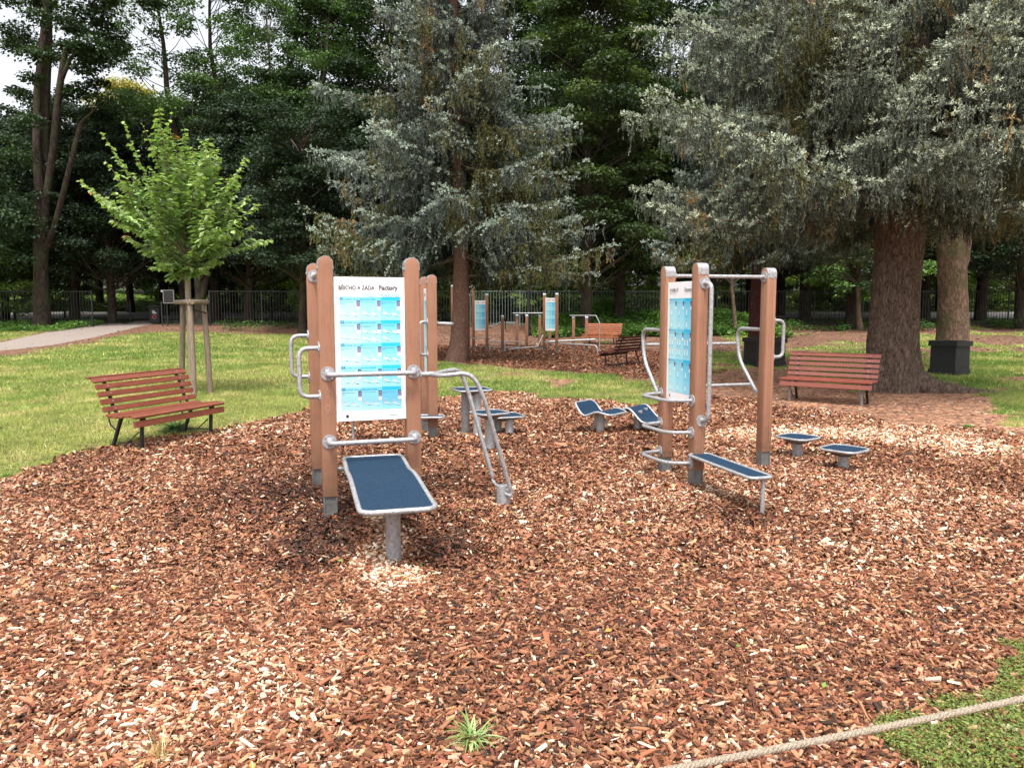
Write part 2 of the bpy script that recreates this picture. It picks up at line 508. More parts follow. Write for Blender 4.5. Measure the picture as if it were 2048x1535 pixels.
def bumpz(X, Y):
    z = (fbm(X * 1.1, Y * 1.1, 61) - 0.5) * 0.05
    def g(u, v, r, a, ry=None):
        cx, cy = G(u, v); ry_ = ry or r
        return a * np.exp(-(((X - cx) / r) ** 2 + ((Y - cy) / ry_) ** 2))
    z = z + g(785, 1150, 0.35, 0.045, 0.5) + g(650, 1065, 0.3, -0.03) + g(875, 1100, 0.25, -0.03, .4) + g(1470, 1010, .3, .02)
    for (u, v) in ((948, 880), (980, 912), (1197, 868), (1602, 922), (1692, 952)): z = z + g(u, v, .3, .02)
    return z * np.clip((16 - Y) / 4, 0, 1)

def ghz(X, Y): return H(Y) + bumpz(np.asarray(X, float), np.asarray(Y, float))

# ground sheet
xs = np.concatenate([[-400, -200, -120, -80, -60], np.arange(-45, -9, 0.5), np.arange(-9, 9, 0.14), np.arange(9, 45, 0.5), [60, 80, 120, 200, 400]])
ys = np.concatenate([[-150, -60, -20, -8, -3], np.arange(-1, 13, 0.14), np.arange(13, 46, 0.35), np.arange(46, 80, 1.5), [85, 95, 110, 130, 180, 260, 420]])
gx, gy = np.meshgrid(xs, ys)
mu, lw, pa = zones(gx, gy)
hh = ghz(gx, gy) - np.where(mu & (gy < 20), 0.012, 0.0)
ti = tone(gx, gy)
gc = np.zeros(gx.shape + (3,))
soil_n = fbm(gx * 0.7, gy * 0.7, 77)[..., None]
soil = np.array([0.145, 0.085, 0.06]) * (0.7 + 0.6 * soil_n)
near_soil = np.array([0.24, 0.135, 0.09])
soilc = soil * (np.clip((gy - 14) / 12, 0, 1))[..., None] + near_soil * (0.75 + 0.5 * soil_n) * (1 - np.clip((gy - 14) / 12, 0, 1))[..., None]
mulc = np.array([0.045, 0.024, 0.016]) * (1 - ti[..., None]) + np.array([0.13, 0.07, 0.045]) * ti[..., None]
farm = np.array([0.17, 0.085, 0.06]) * (0.8 + 0.4 * soil_n)
mulc = np.where((gy > 14)[..., None], farm, mulc)
lawnc = np.array([0.16, 0.18, 0.055]) * (0.8 + 0.4 * soil_n)
gc[:] = soilc
gc = np.where(mu[..., None], mulc, gc)
gc = np.where(lw[..., None], lawnc, gc)
gc = np.where((gy > 41)[..., None], np.array([0.06, 0.075, 0.03]), gc)
ny, nx = gx.shape
idx = np.arange(ny * nx).reshape(ny, nx)
q = np.stack([idx[:-1, :-1], idx[:-1, 1:], idx[1:, 1:], idx[1:, :-1]], -1).reshape(-1, 4)
m, n, b = newmat("ground_earth")
a = node(n, "ShaderNodeVertexColor", layer_name="Col")
tc = node(n, "ShaderNodeTexCoord")
n1 = node(n, "ShaderNodeTexNoise", Scale=4.0, Detail=8.0, Roughness=0.75)
vo = node(n, "ShaderNodeTexVoronoi", Scale=22.0)
vo.inputs['Randomness'].default_value = 1.0
n.links.new(tc.outputs['Object'], n1.inputs['Vector']); n.links.new(tc.outputs['Object'], vo.inputs['Vector'])
sx = node(n, "ShaderNodeSeparateColor"); n.links.new(vo.outputs['Color'], sx.inputs[0])
ad = node(n, "ShaderNodeMath", operation='MULTIPLY'); n.links.new(n1.outputs[0], ad.inputs[0]); n.links.new(sx.outputs[0], ad.inputs[1])
rc = ramp(n, ad.outputs[0], [(0.02, (0.45, 0.45, 0.45)), (0.25, (1.0, 1.0, 1.0)), (0.5, (2.1, 1.9, 1.7))])
mx = node(n, "ShaderNodeMix", data_type='RGBA', blend_type='MULTIPLY'); mx.inputs[0].default_value = 1.0
n.links.new(a.outputs[0], mx.inputs[6]); n.links.new(rc, mx.inputs[7])
n.links.new(mx.outputs[2], b.inputs['Base Color'])
b.inputs['Roughness'].default_value = 0.95; b.inputs['Specular IOR Level'].default_value = 0.1
bp = node(n, "ShaderNodeBump", Strength=0.8, Distance=0.02); n.links.new(ad.outputs[0], bp.inputs['Height']); n.links.new(bp.outputs[0], b.inputs['Normal'])
M['ground'] = m
g = npmesh("ground", np.stack([gx, gy, hh], -1).reshape(-1, 3), q, gc.reshape(-1, 3), m, smooth=True)
tag(g, None, None, None, 'structure')

# path and road
def strip(name, A, B, na, nb, mat, lift=0.012):
    A = np.array(A, float); B = np.array(B, float)
    def res(P, k):
        s = np.concatenate([[0], np.cumsum(np.linalg.norm(np.diff(P, axis=0), axis=1))])
        t = np.linspace(0, s[-1], k)
        return np.stack([np.interp(t, s, P[:, i]) for i in range(2)], -1)
    A = res(A, na); B = res(B, na)
    t = np.linspace(0, 1, nb)[None, :, None]
    XY = A[:, None] * (1 - t) + B[:, None] * t
    Z = H(XY[..., 1]) + lift
    v = np.concatenate([XY, Z[..., None]], -1)
    edge = (np.abs(t[..., 0] * 2 - 1) < 0.97) + 0 * Z
    v[..., 2] -= (1 - edge) * 0.03
    ii = np.arange(na * nb).reshape(na, nb)
    q = np.stack([ii[:-1, :-1], ii[:-1, 1:], ii[1:, 1:], ii[1:, :-1]], -1).reshape(-1, 4)
    return npmesh(name, v.reshape(-1, 3), q, None, mat, smooth=True)
M['gravel'] = simple("path_gravel", (0.25, 0.21, 0.185), 0.9, 0, 0.35, 25, 0.6, 120, 0.2)
M['road'] = simple("pale_road", (0.30, 0.28, 0.27), 0.9, 0, 0.12, 3, 0.2, 50, 0.2)
near_e = [Gt(u, v) for u, v in ((-700, 840), (-350, 765), (0, 702), (110, 690), (200, 673), (270, 656), (312, 647), (325, 643))] + [(-17.0, 44.2)]
far_e = [Gt(u, v) for u, v in ((-700, 760), (-350, 722), (0, 684), (90, 664), (150, 655), (205, 647), (235, 644))] + [(-20.3, 40.5), (-21.5, 44.2)]
p = strip("path", near_e, far_e, 90, 9, M['gravel'], 0.02); tag(p, kind='structure')
r_ = strip("road", [(-120, 44), (0, 47), (120, 47)], [(-120, 56), (0, 55), (120, 55)], 80, 12, M['road'], 0.02); tag(r_, kind='structure')
#PART2
# ------------------------------------------------------------------ wood chips
PAL = np.array([(0.235, 0.092, 0.048), (0.33, 0.155, 0.082), (0.45, 0.26, 0.155), (0.60, 0.46, 0.34), (0.055, 0.030, 0.022), (0.125, 0.048, 0.028)])
def chip_cols(x, y, n):
    t = tone(x, y)
    k = rng.random(n) + (t - 0.5) * 0.95
    i = np.select([k < 0.08, k < 0.32, k < 0.62, k < 0.84, k < 0.97], [4, 5, 0, 1, 2], 3)
    i = np.where(rng.random(n) < 0.035, 3, i)
    c = PAL[i] * rng.uniform(0.75, 1.25, (n, 1))
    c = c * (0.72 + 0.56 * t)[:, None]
    return c * (1 + rng.normal(0, 0.05, (n, 3)))

def sample_band(y0, y1, dens, test):
    out = []
    n = int(dens * (y1 - y0) * 2 * (0.71 * (y0 + y1) / 2 + 1.3))
    t = rng.random(n)
    # density uniform in area of trapezoid
    w0, w1 = 0.71 * y0 + 1.3, 0.71 * y1 + 1.3
    yy = (-w0 + np.sqrt(w0 * w0 + t * (w1 * w1 - w0 * w0))) / (w1 - w0) * (y1 - y0) + y0
    xx = rng.uniform(-1, 1, n) * (0.71 * yy + 1.3)
    k = test(xx, yy)
    return xx[k], yy[k]

def frames(n, tilt):
    yaw = rng.uniform(0, 2 * PI, n)
    nrm = norm(np.stack([rng.normal(0, tilt, n), rng.normal(0, tilt, n), np.ones(n)], -1))
    d = np.stack([np.cos(yaw), np.sin(yaw), np.zeros(n)], -1)
    d = norm(d - nrm * (d * nrm).sum(-1, keepdims=True))
    s = np.cross(nrm, d)
    return d, s, nrm

def chips_box(x, y, L0, tilt=0.42):
    n = len(x)
    L = L0 * np.exp(rng.normal(0, 0.38, n)); W = L * rng.uniform(0.22, 0.62, n); T = rng.uniform(0.003, 0.010, n)
    big = rng.random(n) < 0.02
    L = np.where(big, L * 2.3, L); W = np.where(big, W * 0.75, W)
    W = np.minimum(W, 0.028)
    d, s, nn = frames(n, tilt)
    z = ghz(x, y) - 0.012 + rng.random(n) ** 1.3 * 0.034
    c = np.stack([x, y, z], -1)
    tp = rng.uniform(0.35, 1.0, (n, 2)); sk = rng.uniform(-0.25, 0.25, (n, 2))
    v = np.zeros((n, 8, 3))
    for j, (a_, b_, cc) in enumerate([(-1, -1, 0), (1, -1, 0), (1, 1, 0), (-1, 1, 0), (-1, -1, 1), (1, -1, 1), (1, 1, 1), (-1, 1, 1)]):
        e = tp[:, 0] if a_ < 0 else tp[:, 1]
        k = sk[:, 0] if b_ < 0 else sk[:, 1]
        v[:, j] = c + d * ((a_ * 0.5 + k * 0.5) * L)[:, None] + s * (b_ * 0.5 * W * e)[:, None] + nn * ((cc) * T)[:, None]
    f = np.array([(4, 5, 6, 7), (0, 1, 5, 4), (1, 2, 6, 5), (2, 3, 7, 6), (3, 0, 4, 7)])
    q = (np.arange(n)[:, None, None] * 8 + f[None]).reshape(-1, 4)
    col = np.repeat(chip_cols(x, y, n), 8, 0)
    return v.reshape(-1, 3), q, col

def chips_flat(x, y, L0, tilt=0.4, lift=0.03):
    n = len(x)
    L = L0 * np.exp(rng.normal(0, 0.38, n)); W = L * rng.uniform(0.3, 0.65, n)
    d, s, nn = frames(n, tilt)
    z = ghz(x, y) - 0.004 + rng.random(n) * lift
    c = np.stack([x, y, z], -1)
    v = np.zeros((n, 4, 3))
    for j, (a_, b_) in enumerate([(-1, -1), (1, -1), (1, 1), (-1, 1)]):
        v[:, j] = c + d * (a_ * 0.5 * L)[:, None] + s * (b_ * 0.5 * W * rng.uniform(0.4, 1, n))[:, None]
    return v.reshape(-1, 3), qidx(n), np.repeat(chip_cols(x, y, n), 4, 0)

def join(name, parts, mat, **kw):
    vs, qs, cs = [], [], []; o = 0
    for v, q, c in parts:
        vs.append(v); qs.append(q + o); cs.append(c); o += len(v)
    ob = npmesh(name, np.concatenate(vs), np.concatenate(qs), np.concatenate(cs), mat)
    return tag(ob, **kw)

tm = lambda x, y: zones(x, y)[0] & (~zones(x, y)[2] | (rng.random(len(x)) < 0.15))
A_ = sample_band(1.5, 4.6, 9000, tm); B_ = sample_band(4.6, 8.2, 7000, tm); C_ = sample_band(8.2, 15, 3300, tm)
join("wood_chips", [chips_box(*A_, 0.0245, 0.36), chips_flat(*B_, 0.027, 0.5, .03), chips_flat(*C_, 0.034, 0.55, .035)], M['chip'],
     label="red-brown wood chips covering the exercise area in front", cat="wood chips", kind='stuff')
TW = sample_band(1.6, 9, 7, tm)
LV = sample_band(1.6, 12, 2.2, tm)
twc = np.repeat(np.array([[0.10, 0.06, 0.04]]) * rng.uniform(.6, 2.2, (len(TW[0]), 1)), 4, 0)
n_t = len(TW[0]); d_t, s_t, nn_t = frames(n_t, .12); c_t = np.stack([TW[0], TW[1], ghz(*TW) + .026], -1); L_t = rng.uniform(.07, .17, n_t)[:, None]
tv = np.stack([c_t, c_t + s_t * .004, c_t + d_t * L_t + s_t * .003, c_t + d_t * L_t], 1).reshape(-1, 3)
n_l = len(LV[0]); d_l, s_l, nn_l = frames(n_l, .35); c_l = np.stack([LV[0], LV[1], ghz(*LV) + .028], -1)
lcv = np.array([(.30, .22, .05), (.20, .12, .05), (.16, .22, .05)])[rng.integers(0, 3, n_l)]
join('fallen_twigs', [(tv, qidx(n_t), twc), (leaf_quads(c_l, d_l, nn_l, rng.uniform(.03, .06, n_l), rng.uniform(.018, .03, n_l)), qidx(n_l), np.repeat(lcv, 4, 0))], M['chip'],
     label='thin twigs and a few fallen leaves lying on the wood chips', cat='twigs', kind='stuff')
D_ = sample_band(17, 31, 1500, lambda x, y: zones(x, y)[0])
E_ = sample_band(8, 22, 130, lambda x, y: ~zones(x, y)[0] & ~zones(x, y)[1] & (x > 0))
E2 = sample_band(20, 39, 45, lambda x, y: ~zones(x, y)[0] & ~zones(x, y)[1])
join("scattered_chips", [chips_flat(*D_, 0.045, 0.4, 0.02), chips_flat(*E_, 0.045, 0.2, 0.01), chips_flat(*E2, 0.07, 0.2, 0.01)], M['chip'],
     label="darker wood chips and litter under the farther equipment and trees", cat="wood chips", kind='stuff')

# ------------------------------------------------------------------ grass
def blades(x, y, Hh, W, cols, lean=0.5):
    n = len(x)
    yaw = rng.uniform(0, PI, n)
    s = np.stack([np.cos(yaw), np.sin(yaw), np.zeros(n)], -1)
    z = ghz(x, y) - 0.004
    c = np.stack([x, y, z], -1)
    h = Hh * rng.uniform(0.45, 1.5, n) * (0.55 + 0.9 * fbm(x * 2.3, y * 2.0, 51)); ww = W * rng.uniform(0.6, 1.3, n)
    ln = rng.normal(0, lean, (n, 2))
    top = c + np.stack([ln[:, 0] * h, ln[:, 1] * h, h], -1)
    v = np.stack([c - s * ww[:, None] / 2, c + s * ww[:, None] / 2, top + s * ww[:, None] * 0.12, top - s * ww[:, None] * 0.12], 1)
    return v.reshape(-1, 3), qidx(n), np.repeat(cols, 4, 0)

def grass_cols(x, y):
    n = len(x)
    g_ = fbm(x * 0.55, y * 0.5, 91); g2 = fbm(x * 1.6, y * 1.3, 95)
    a = np.array([0.13, 0.22, 0.045]); bb = np.array([0.31, 0.33, 0.105]); c = np.array([0.50, 0.41, 0.21])
    t = np.clip((g_ - 0.33) * 3.2, 0, 1)[:, None]
    # yellower in the open middle of the lawn, greener close to trees and chips
    t = np.clip(t + np.where((y > 9) & (y < 24) & (x < -2.5), 0.22, -0.12)[:, None], 0, 1)
    col = a * (1 - t) + bb * t
    k = (rng.random(n) < np.clip((g2 - 0.47) * 3, 0.04, 0.7) * np.clip(t[:, 0] * 1.3, 0.1, 1))
    col = np.where(k[:, None], c, col)
    m_ = fbm(x * 3.1, y * 2.6, 97)
    return col * rng.uniform(0.55, 1.4, (n, 1)) * (0.55 + 0.9 * m_)[:, None]

tl = lambda x, y: zones(x, y)[1]
def tl2(x, y):
    return zones(x, y)[1] & (rng.random(len(x)) < 0.25 + 0.9 * fbm(x * 1.3, y * 1.3, 33))
g1 = sample_band(7.0, 14.5, 2100, tl); g2_ = sample_band(14.5, 23, 900, tl2); g3 = sample_band(23, 40, 260, tl2)
edge = sample_band(7.0, 12.5, 260, lambda x, y: zones(x, y)[0] & (zones(x - .25, y + .3)[1]))
join("lawn_grass", [blades(*g1, 0.042, 0.007, grass_cols(*g1), 0.6), blades(*g2_, 0.05, 0.014, grass_cols(*g2_)), blades(*g3, 0.06, 0.03, grass_cols(*g3)),
                    blades(*edge, 0.035, 0.007, grass_cols(*edge), 0.8)], M['grass'],
     label="short yellowish green lawn grass around the chip area", cat="grass", kind='stuff')

# ground cover patch lower right
pt = sample_band(1.5, 4.2, 17000, lambda x, y: zones(x, y)[2] & (fbm(x * 6, y * 6, 12) > 0.24))
nn_ = len(pt[0])
c = np.stack([pt[0], pt[1], ghz(*pt) + rng.uniform(0.008, 0.035, nn_)], -1)
d = np.stack([rng.normal(size=nn_), rng.normal(size=nn_), rng.normal(0, 0.25, nn_)], -1)
nr = norm(np.stack([rng.normal(0, .45, nn_), rng.normal(0, .45, nn_), np.ones(nn_)], -1))
lc = np.array([0.135, 0.20, 0.055]) * rng.uniform(0.6, 1.5, (nn_, 1)) * (1 + np.array([0.5, 0.15, -.1]) * rng.random((nn_, 1)))
bl = (pt[0][::6], pt[1][::6])
join("ground_cover", [(leaf_quads(c, d, nr, rng.uniform(.008, .018, nn_), rng.uniform(.006, .011, nn_)), qidx(nn_), np.repeat(lc, 4, 0)),
     blades(*bl, 0.035, 0.003, np.array([0.16, 0.26, 0.05]) * rng.uniform(.6, 1.4, (len(bl[0]), 1)), 0.9)], M['leaf'],
     label="bright green low weeds growing through chips beside the rope", cat="weeds", kind='stuff')

def tuft(name, label, u, v, nb, L, cols, spread=1.0, w=0.006):
    x, y = G(u, v)
    t = thing(name, label, "grass tuft", (x, y, float(ghz(x, y)) + 0.012))
    vs, fs, cs = [], [], []
    for i in range(nb):
        a = rng.uniform(0, 2 * PI); l = L * rng.uniform(0.5, 1.15); el = rng.uniform(0.25, 1.3) / spread
        p = np.array([rng.normal(0, .012), rng.normal(0, .012), 0.0]); dirh = np.array([math.cos(a), math.sin(a), 0])
        sd_ = np.array([-math.sin(a), math.cos(a), 0]); o = len(vs)
        cc = np.array(cols[rng.integers(len(cols))]) * rng.uniform(.75, 1.3)
        for k in range(6):
            s_ = k / 5; e = el - s_ * 1.5 * (1.3 - el * .5)
            ww = w * (1 - s_ ** 2 * 0.9)
            vs += [p - sd_ * ww / 2, p + sd_ * ww / 2]; cs += [cc, cc]
            p = p + (dirh * math.cos(e) + np.array([0, 0, math.sin(e)])) * l / 5
            p[2] = max(p[2], 0.004)
            if k: fs.append((o + 2 * k - 2, o + 2 * k - 1, o + 2 * k + 1, o + 2 * k))
    npmesh("blades", np.array(vs), np.array(fs), np.array(cs), M['leaf'], t)
    return t
tuft("grass_tuft", "green grass tuft growing alone in the chips at the bottom edge", 945, 1482, 90, 0.135, [(.17, .26, .07), (.26, .34, .12), (.38, .45, .22)], 1.15, 0.0085)
tuft("grass_tuft", "dry straw-coloured grass tuft sticking out of the chips near the bottom left corner", 318, 1528, 40, 0.16, [(.45, .32, .16), (.5, .4, .22)], 0.75, 0.004)
tuft("grass_tuft", "leafy weed tuft in the lawn left of the first exercise station", 572, 772, 40, 0.13, [(.2, .3, .1), (.3, .38, .2)], 1.2, 0.02)
tuft("grass_tuft", "dark green weed tuft beneath the bench on the left", 352, 862, 260, 0.30, [(.05, .11, .03), (.07, .15, .04)], 1.3, 0.022)
tuft("grass_tuft", "small green tuft at the left picture edge where lawn meets chips", 14, 955, 170, 0.08, [(.12, .2, .03), (.16, .26, .05)], 1.3, 0.006)
tuft("grass_tuft", "low green tuft isolated in pale chips right of the right-hand bench", 1935, 856, 130, 0.10, [(.15, .22, .05), (.2, .28, .07)], 1.6, 0.012)

# ------------------------------------------------------------------ rope barrier
def rope():
    p0 = Vector(at(1100, 1584, 1.93)); p1 = Vector(at(2300, 1342, 2.42))
    t = thing("rope", "twisted natural fibre barrier rope stretched above the chips at the lower right corner", "rope", p0)
    path = []
    N = 260
    for i in range(N + 1):
        s = i / N
        p = p0.lerp(p1, s) - p0
        p.z -= 0.006 * math.sin(PI * s)
        path.append(p)
    d = (p1 - p0).normalized(); a = d.cross(Vector((0, 0, 1))).normalized(); b = a.cross(d)
    L = (p1 - p0).length
    for k in range(3):
        mb = MB(); pts = []
        for i, p in enumerate(path):
            th = 2 * PI * (i / N * L / 0.045) + k * 2 * PI / 3
            pts.append(p + a * math.cos(th) * 0.0052 + b * math.sin(th) * 0.0052)
        mb.tube(pts, 0.0062, 7)
        mb.build("strand", M['rope'], t, smooth=True)
rope()

# ------------------------------------------------------------------ exercise station kit
PH = 1.97; PW = 0.105
def post(parent, x, y, h=PH, axis='y', cap=True, w=PW, shoe=0.16, mat='post'):
    """rounded top with its axis along x or y"""
    prof = [(-w / 2, shoe), (-w / 2, h - w / 2)]
    prof += [(-w / 2 * math.cos(t * PI / 10), h - w / 2 + w / 2 * math.sin(t * PI / 10)) for t in range(1, 10)]
    prof += [(w / 2, h - w / 2), (w / 2, shoe)]
    mb = MB()
    if axis == 'y': mb.prism([(x + a_, y - w / 2, b_) for a_, b_ in prof], (0, 0, 0), (0, w, 0))
    else: mb.prism([(x - w / 2, y + a_, b_) for a_, b_ in prof], (0, 0, 0), (w, 0, 0))
    # centre grooves as real recesses: thin raised strips either side of the middle
    for sx in (-1, 1):
        if axis == 'x':
            mb.box((x + sx * w * 0.29, y - w / 2 - 0.0015, (h - w / 2 + shoe) / 2), (w * 0.30, 0.005, h - w / 2 - shoe - 0.09))
            mb.box((x + sx * w * 0.29, y + w / 2 + 0.0015, (h - w / 2 + shoe) / 2), (w * 0.30, 0.005, h - w / 2 - shoe - 0.09))
        else:
            mb.box((x - w / 2 - 0.0015, y + sx * w * 0.29, (h - w / 2 + shoe) / 2), (0.005, w * 0.30, h - w / 2 - shoe - 0.09))
            mb.box((x + w / 2 + 0.0015, y + sx * w * 0.29, (h - w / 2 + shoe) / 2), (0.005, w * 0.30, h - w / 2 - shoe - 0.09))
    p = mb.build("post", M[mat], parent, smooth=True, bevel=0.004)
    if shoe:
        mb = MB(); k = w * 0.43
        mb.box((x, y - k * 0.72, shoe / 2 - 0.03), (2 * k, 0.008, shoe + 0.08))
        mb.box((x - k, y, shoe / 2 - 0.03), (0.009, 2 * k, shoe + 0.08)); mb.box((x + k, y, shoe / 2 - 0.03), (0.009, 2 * k, shoe + 0.08))
        mb.build("post_shoe", M['steel_dark'], p)
    if cap:
        mb = MB(); r = w / 2 + 0.004; wd = w * 0.96
        arc = [(-r, h - w / 2 - 0.045)] + [(-r * math.cos(t * PI / 12), h - w / 2 + r * math.sin(t * PI / 12)) for t in range(0, 13)] + [(r, h - w / 2 - 0.045)]
        inn = [(a_ * (r - 0.0035) / r, b_ - (0.0035 if 0 < i < len(arc) - 1 else 0)) for i, (a_, b_) in enumerate(arc)]
        for i in range(len(arc) - 1):
            q4 = [arc[i], arc[i + 1], inn[i + 1], inn[i]]
            if axis == 'y': mb.prism([(x + a_, y - wd / 2, b_) for a_, b_ in q4], (0, 0, 0), (0, wd, 0))
            else: mb.prism([(x - wd / 2, y + a_, b_) for a_, b_ in q4], (0, 0, 0), (wd, 0, 0))
        for sgn in (-1, 1):
            for o_ in (-0.028, 0.028):
                zc = h - w / 2 - 0.030
                if axis == 'y': mb.cyl((x + sgn * r, y + o_, zc), (x + sgn * (r + 0.005), y + o_, zc), 0.009, 10)
                else: mb.cyl((x + o_, y + sgn * r, zc), (x + o_, y + sgn * (r + 0.005), zc), 0.009, 10)
        mb.build("post_cap", M['steel'], p)
    return p

def flange(parent, p, nrm, r=0.053):
    p = Vector(p); nrm = Vector(nrm).normalized()
    mb = MB(); mb.cyl(p, p + nrm * 0.008, r, 24)
    mb.cyl(p + nrm * 0.007, p + nrm * 0.011, r * 0.62, 20, r * 0.5)
    a = nrm.orthogonal().normalized(); b = nrm.cross(a)
    for k in range(3):
        t = k * 2 * PI / 3 + 0.5
        c = p + (a * math.cos(t) + b * math.sin(t)) * r * 0.74
        mb.cyl(c + nrm * 0.007, c + nrm * 0.014, 0.0065, 8)
    return mb.build("flange", M['steel'], parent, smooth=True)

def bar(parent, pts, r=0.019, fr=0.07, fl=(), name="bar", mat='steel', seg=14):
    mb = MB(); mb.tube(fillet(pts, fr, 6), r, seg)
    o = mb.build(name, M[mat], parent, smooth=True)
    for p, nr in fl: flange(o, p, nr)
    return o

def rrect(hx, hy, r, n=6):
    pts = []
    for cx, cy, a0 in ((hx - r, hy - r, 0), (-hx + r, hy - r, 90), (-hx + r, -hy + r, 180), (hx - r, -hy + r, 270)):
        for k in range(n + 1):
            t = R(a0 + 90 * k / n); pts.append((cx + r * math.cos(t), cy + r * math.sin(t)))
    return pts

def board(parent, M4, L, W, zf=None, r=0.07, tr=0.016, name="board"):
    """rubber board with tubular rim; M4 places it; long axis local x; zf(x) height profile"""
    zf = zf or (lambda x: 0.0)
    out = rrect(L / 2, W / 2, r)
    # subdivide outline for the curved boards
    o2 = []
    for i in range(len(out)):
        a, b = out[i], out[(i + 1) % len(out)]
        k = max(1, int(math.hypot(a[0] - b[0], a[1] - b[1]) / 0.04))
        for j in range(k): o2.append((a[0] + (b[0] - a[0]) * j / k, a[1] + (b[1] - a[1]) * j / k))
    pts = [M4 @ Vector((x, y, zf(x))) for x, y in o2]
    mb = MB(); mb.tube(pts, tr, 10, closed=True)
    # deck strips
    nx_ = 28; mt = MB(); mu_ = MB()
    def halfw(x):
        ax = abs(x)
        if ax <= L / 2 - r: return W / 2
        q_ = min(1, (ax - (L / 2 - r)) / r)
        return W / 2 - r + r * math.sqrt(max(0, 1 - q_ * q_))
    xs_ = sorted(set([-L / 2 * math.cos(PI * i / nx_) for i in range(nx_ + 1)]))
    top, bot = [], []
    for x in xs_:
        hw = max(halfw(x) - 0.006, 0.002)
        for y in (-hw, hw):
            top.append(M4 @ Vector((x, y, zf(x) + tr * 0.45))); bot.append(M4 @ Vector((x, y, zf(x) - tr * 0.6)))
    n_ = len(xs_)
    fs = [(2 * i, 2 * i + 2, 2 * i + 3, 2 * i + 1) for i in range(n_ - 1)]
    mt.add(top, fs); o_ = len(top)
    mt.add(bot, fs)
    rim = mb.build(name, M['steel'], parent, smooth=True)
    deck = mt.build("rubber_deck", M['rubber'], rim, smooth=True)
    return rim

# ---- printed sign
FONT_CACHE = {}
def text_geo(mb, s, size, x, z, y, align='LEFT', bold=0.0, sx=1.0, col=(0.03, 0.03, 0.04)):
    key = (s, bold)
    if key not in FONT_CACHE:
        cu = bpy.data.curves.new("t", 'FONT'); cu.body = s; cu.size = 1.0; cu.offset = bold; cu.resolution_u = 3
        ob = bpy.data.objects.new("t", cu); COL.objects.link(ob)
        dg = bpy.context.evaluated_depsgraph_get()
        me = bpy.data.meshes.new_from_object(ob.evaluated_get(dg))
        vs = [tuple(v.co) for v in me.vertices]; fs = [tuple(p_.vertices) for p_ in me.polygons]
        bpy.data.objects.remove(ob); bpy.data.curves.remove(cu); bpy.data.meshes.remove(me)
        FONT_CACHE[key] = (vs, fs)
    vs, fs = FONT_CACHE[key]
    wd = max(v[0] for v in vs) if vs else 0
    own = mb if isinstance(mb, MB) else None
    if own is None:
        par = mb; mb = MB()
    off = {'LEFT': 0, 'RIGHT': -wd, 'CENTER': -wd / 2}[align]
    mb.cur = col
    mb.add([(x + (v[0] + off) * size * sx, y, z + v[1] * size) for v in vs], fs)
    if own is None: mb.build("lettering", M['print'], par)
    return wd * size * sx

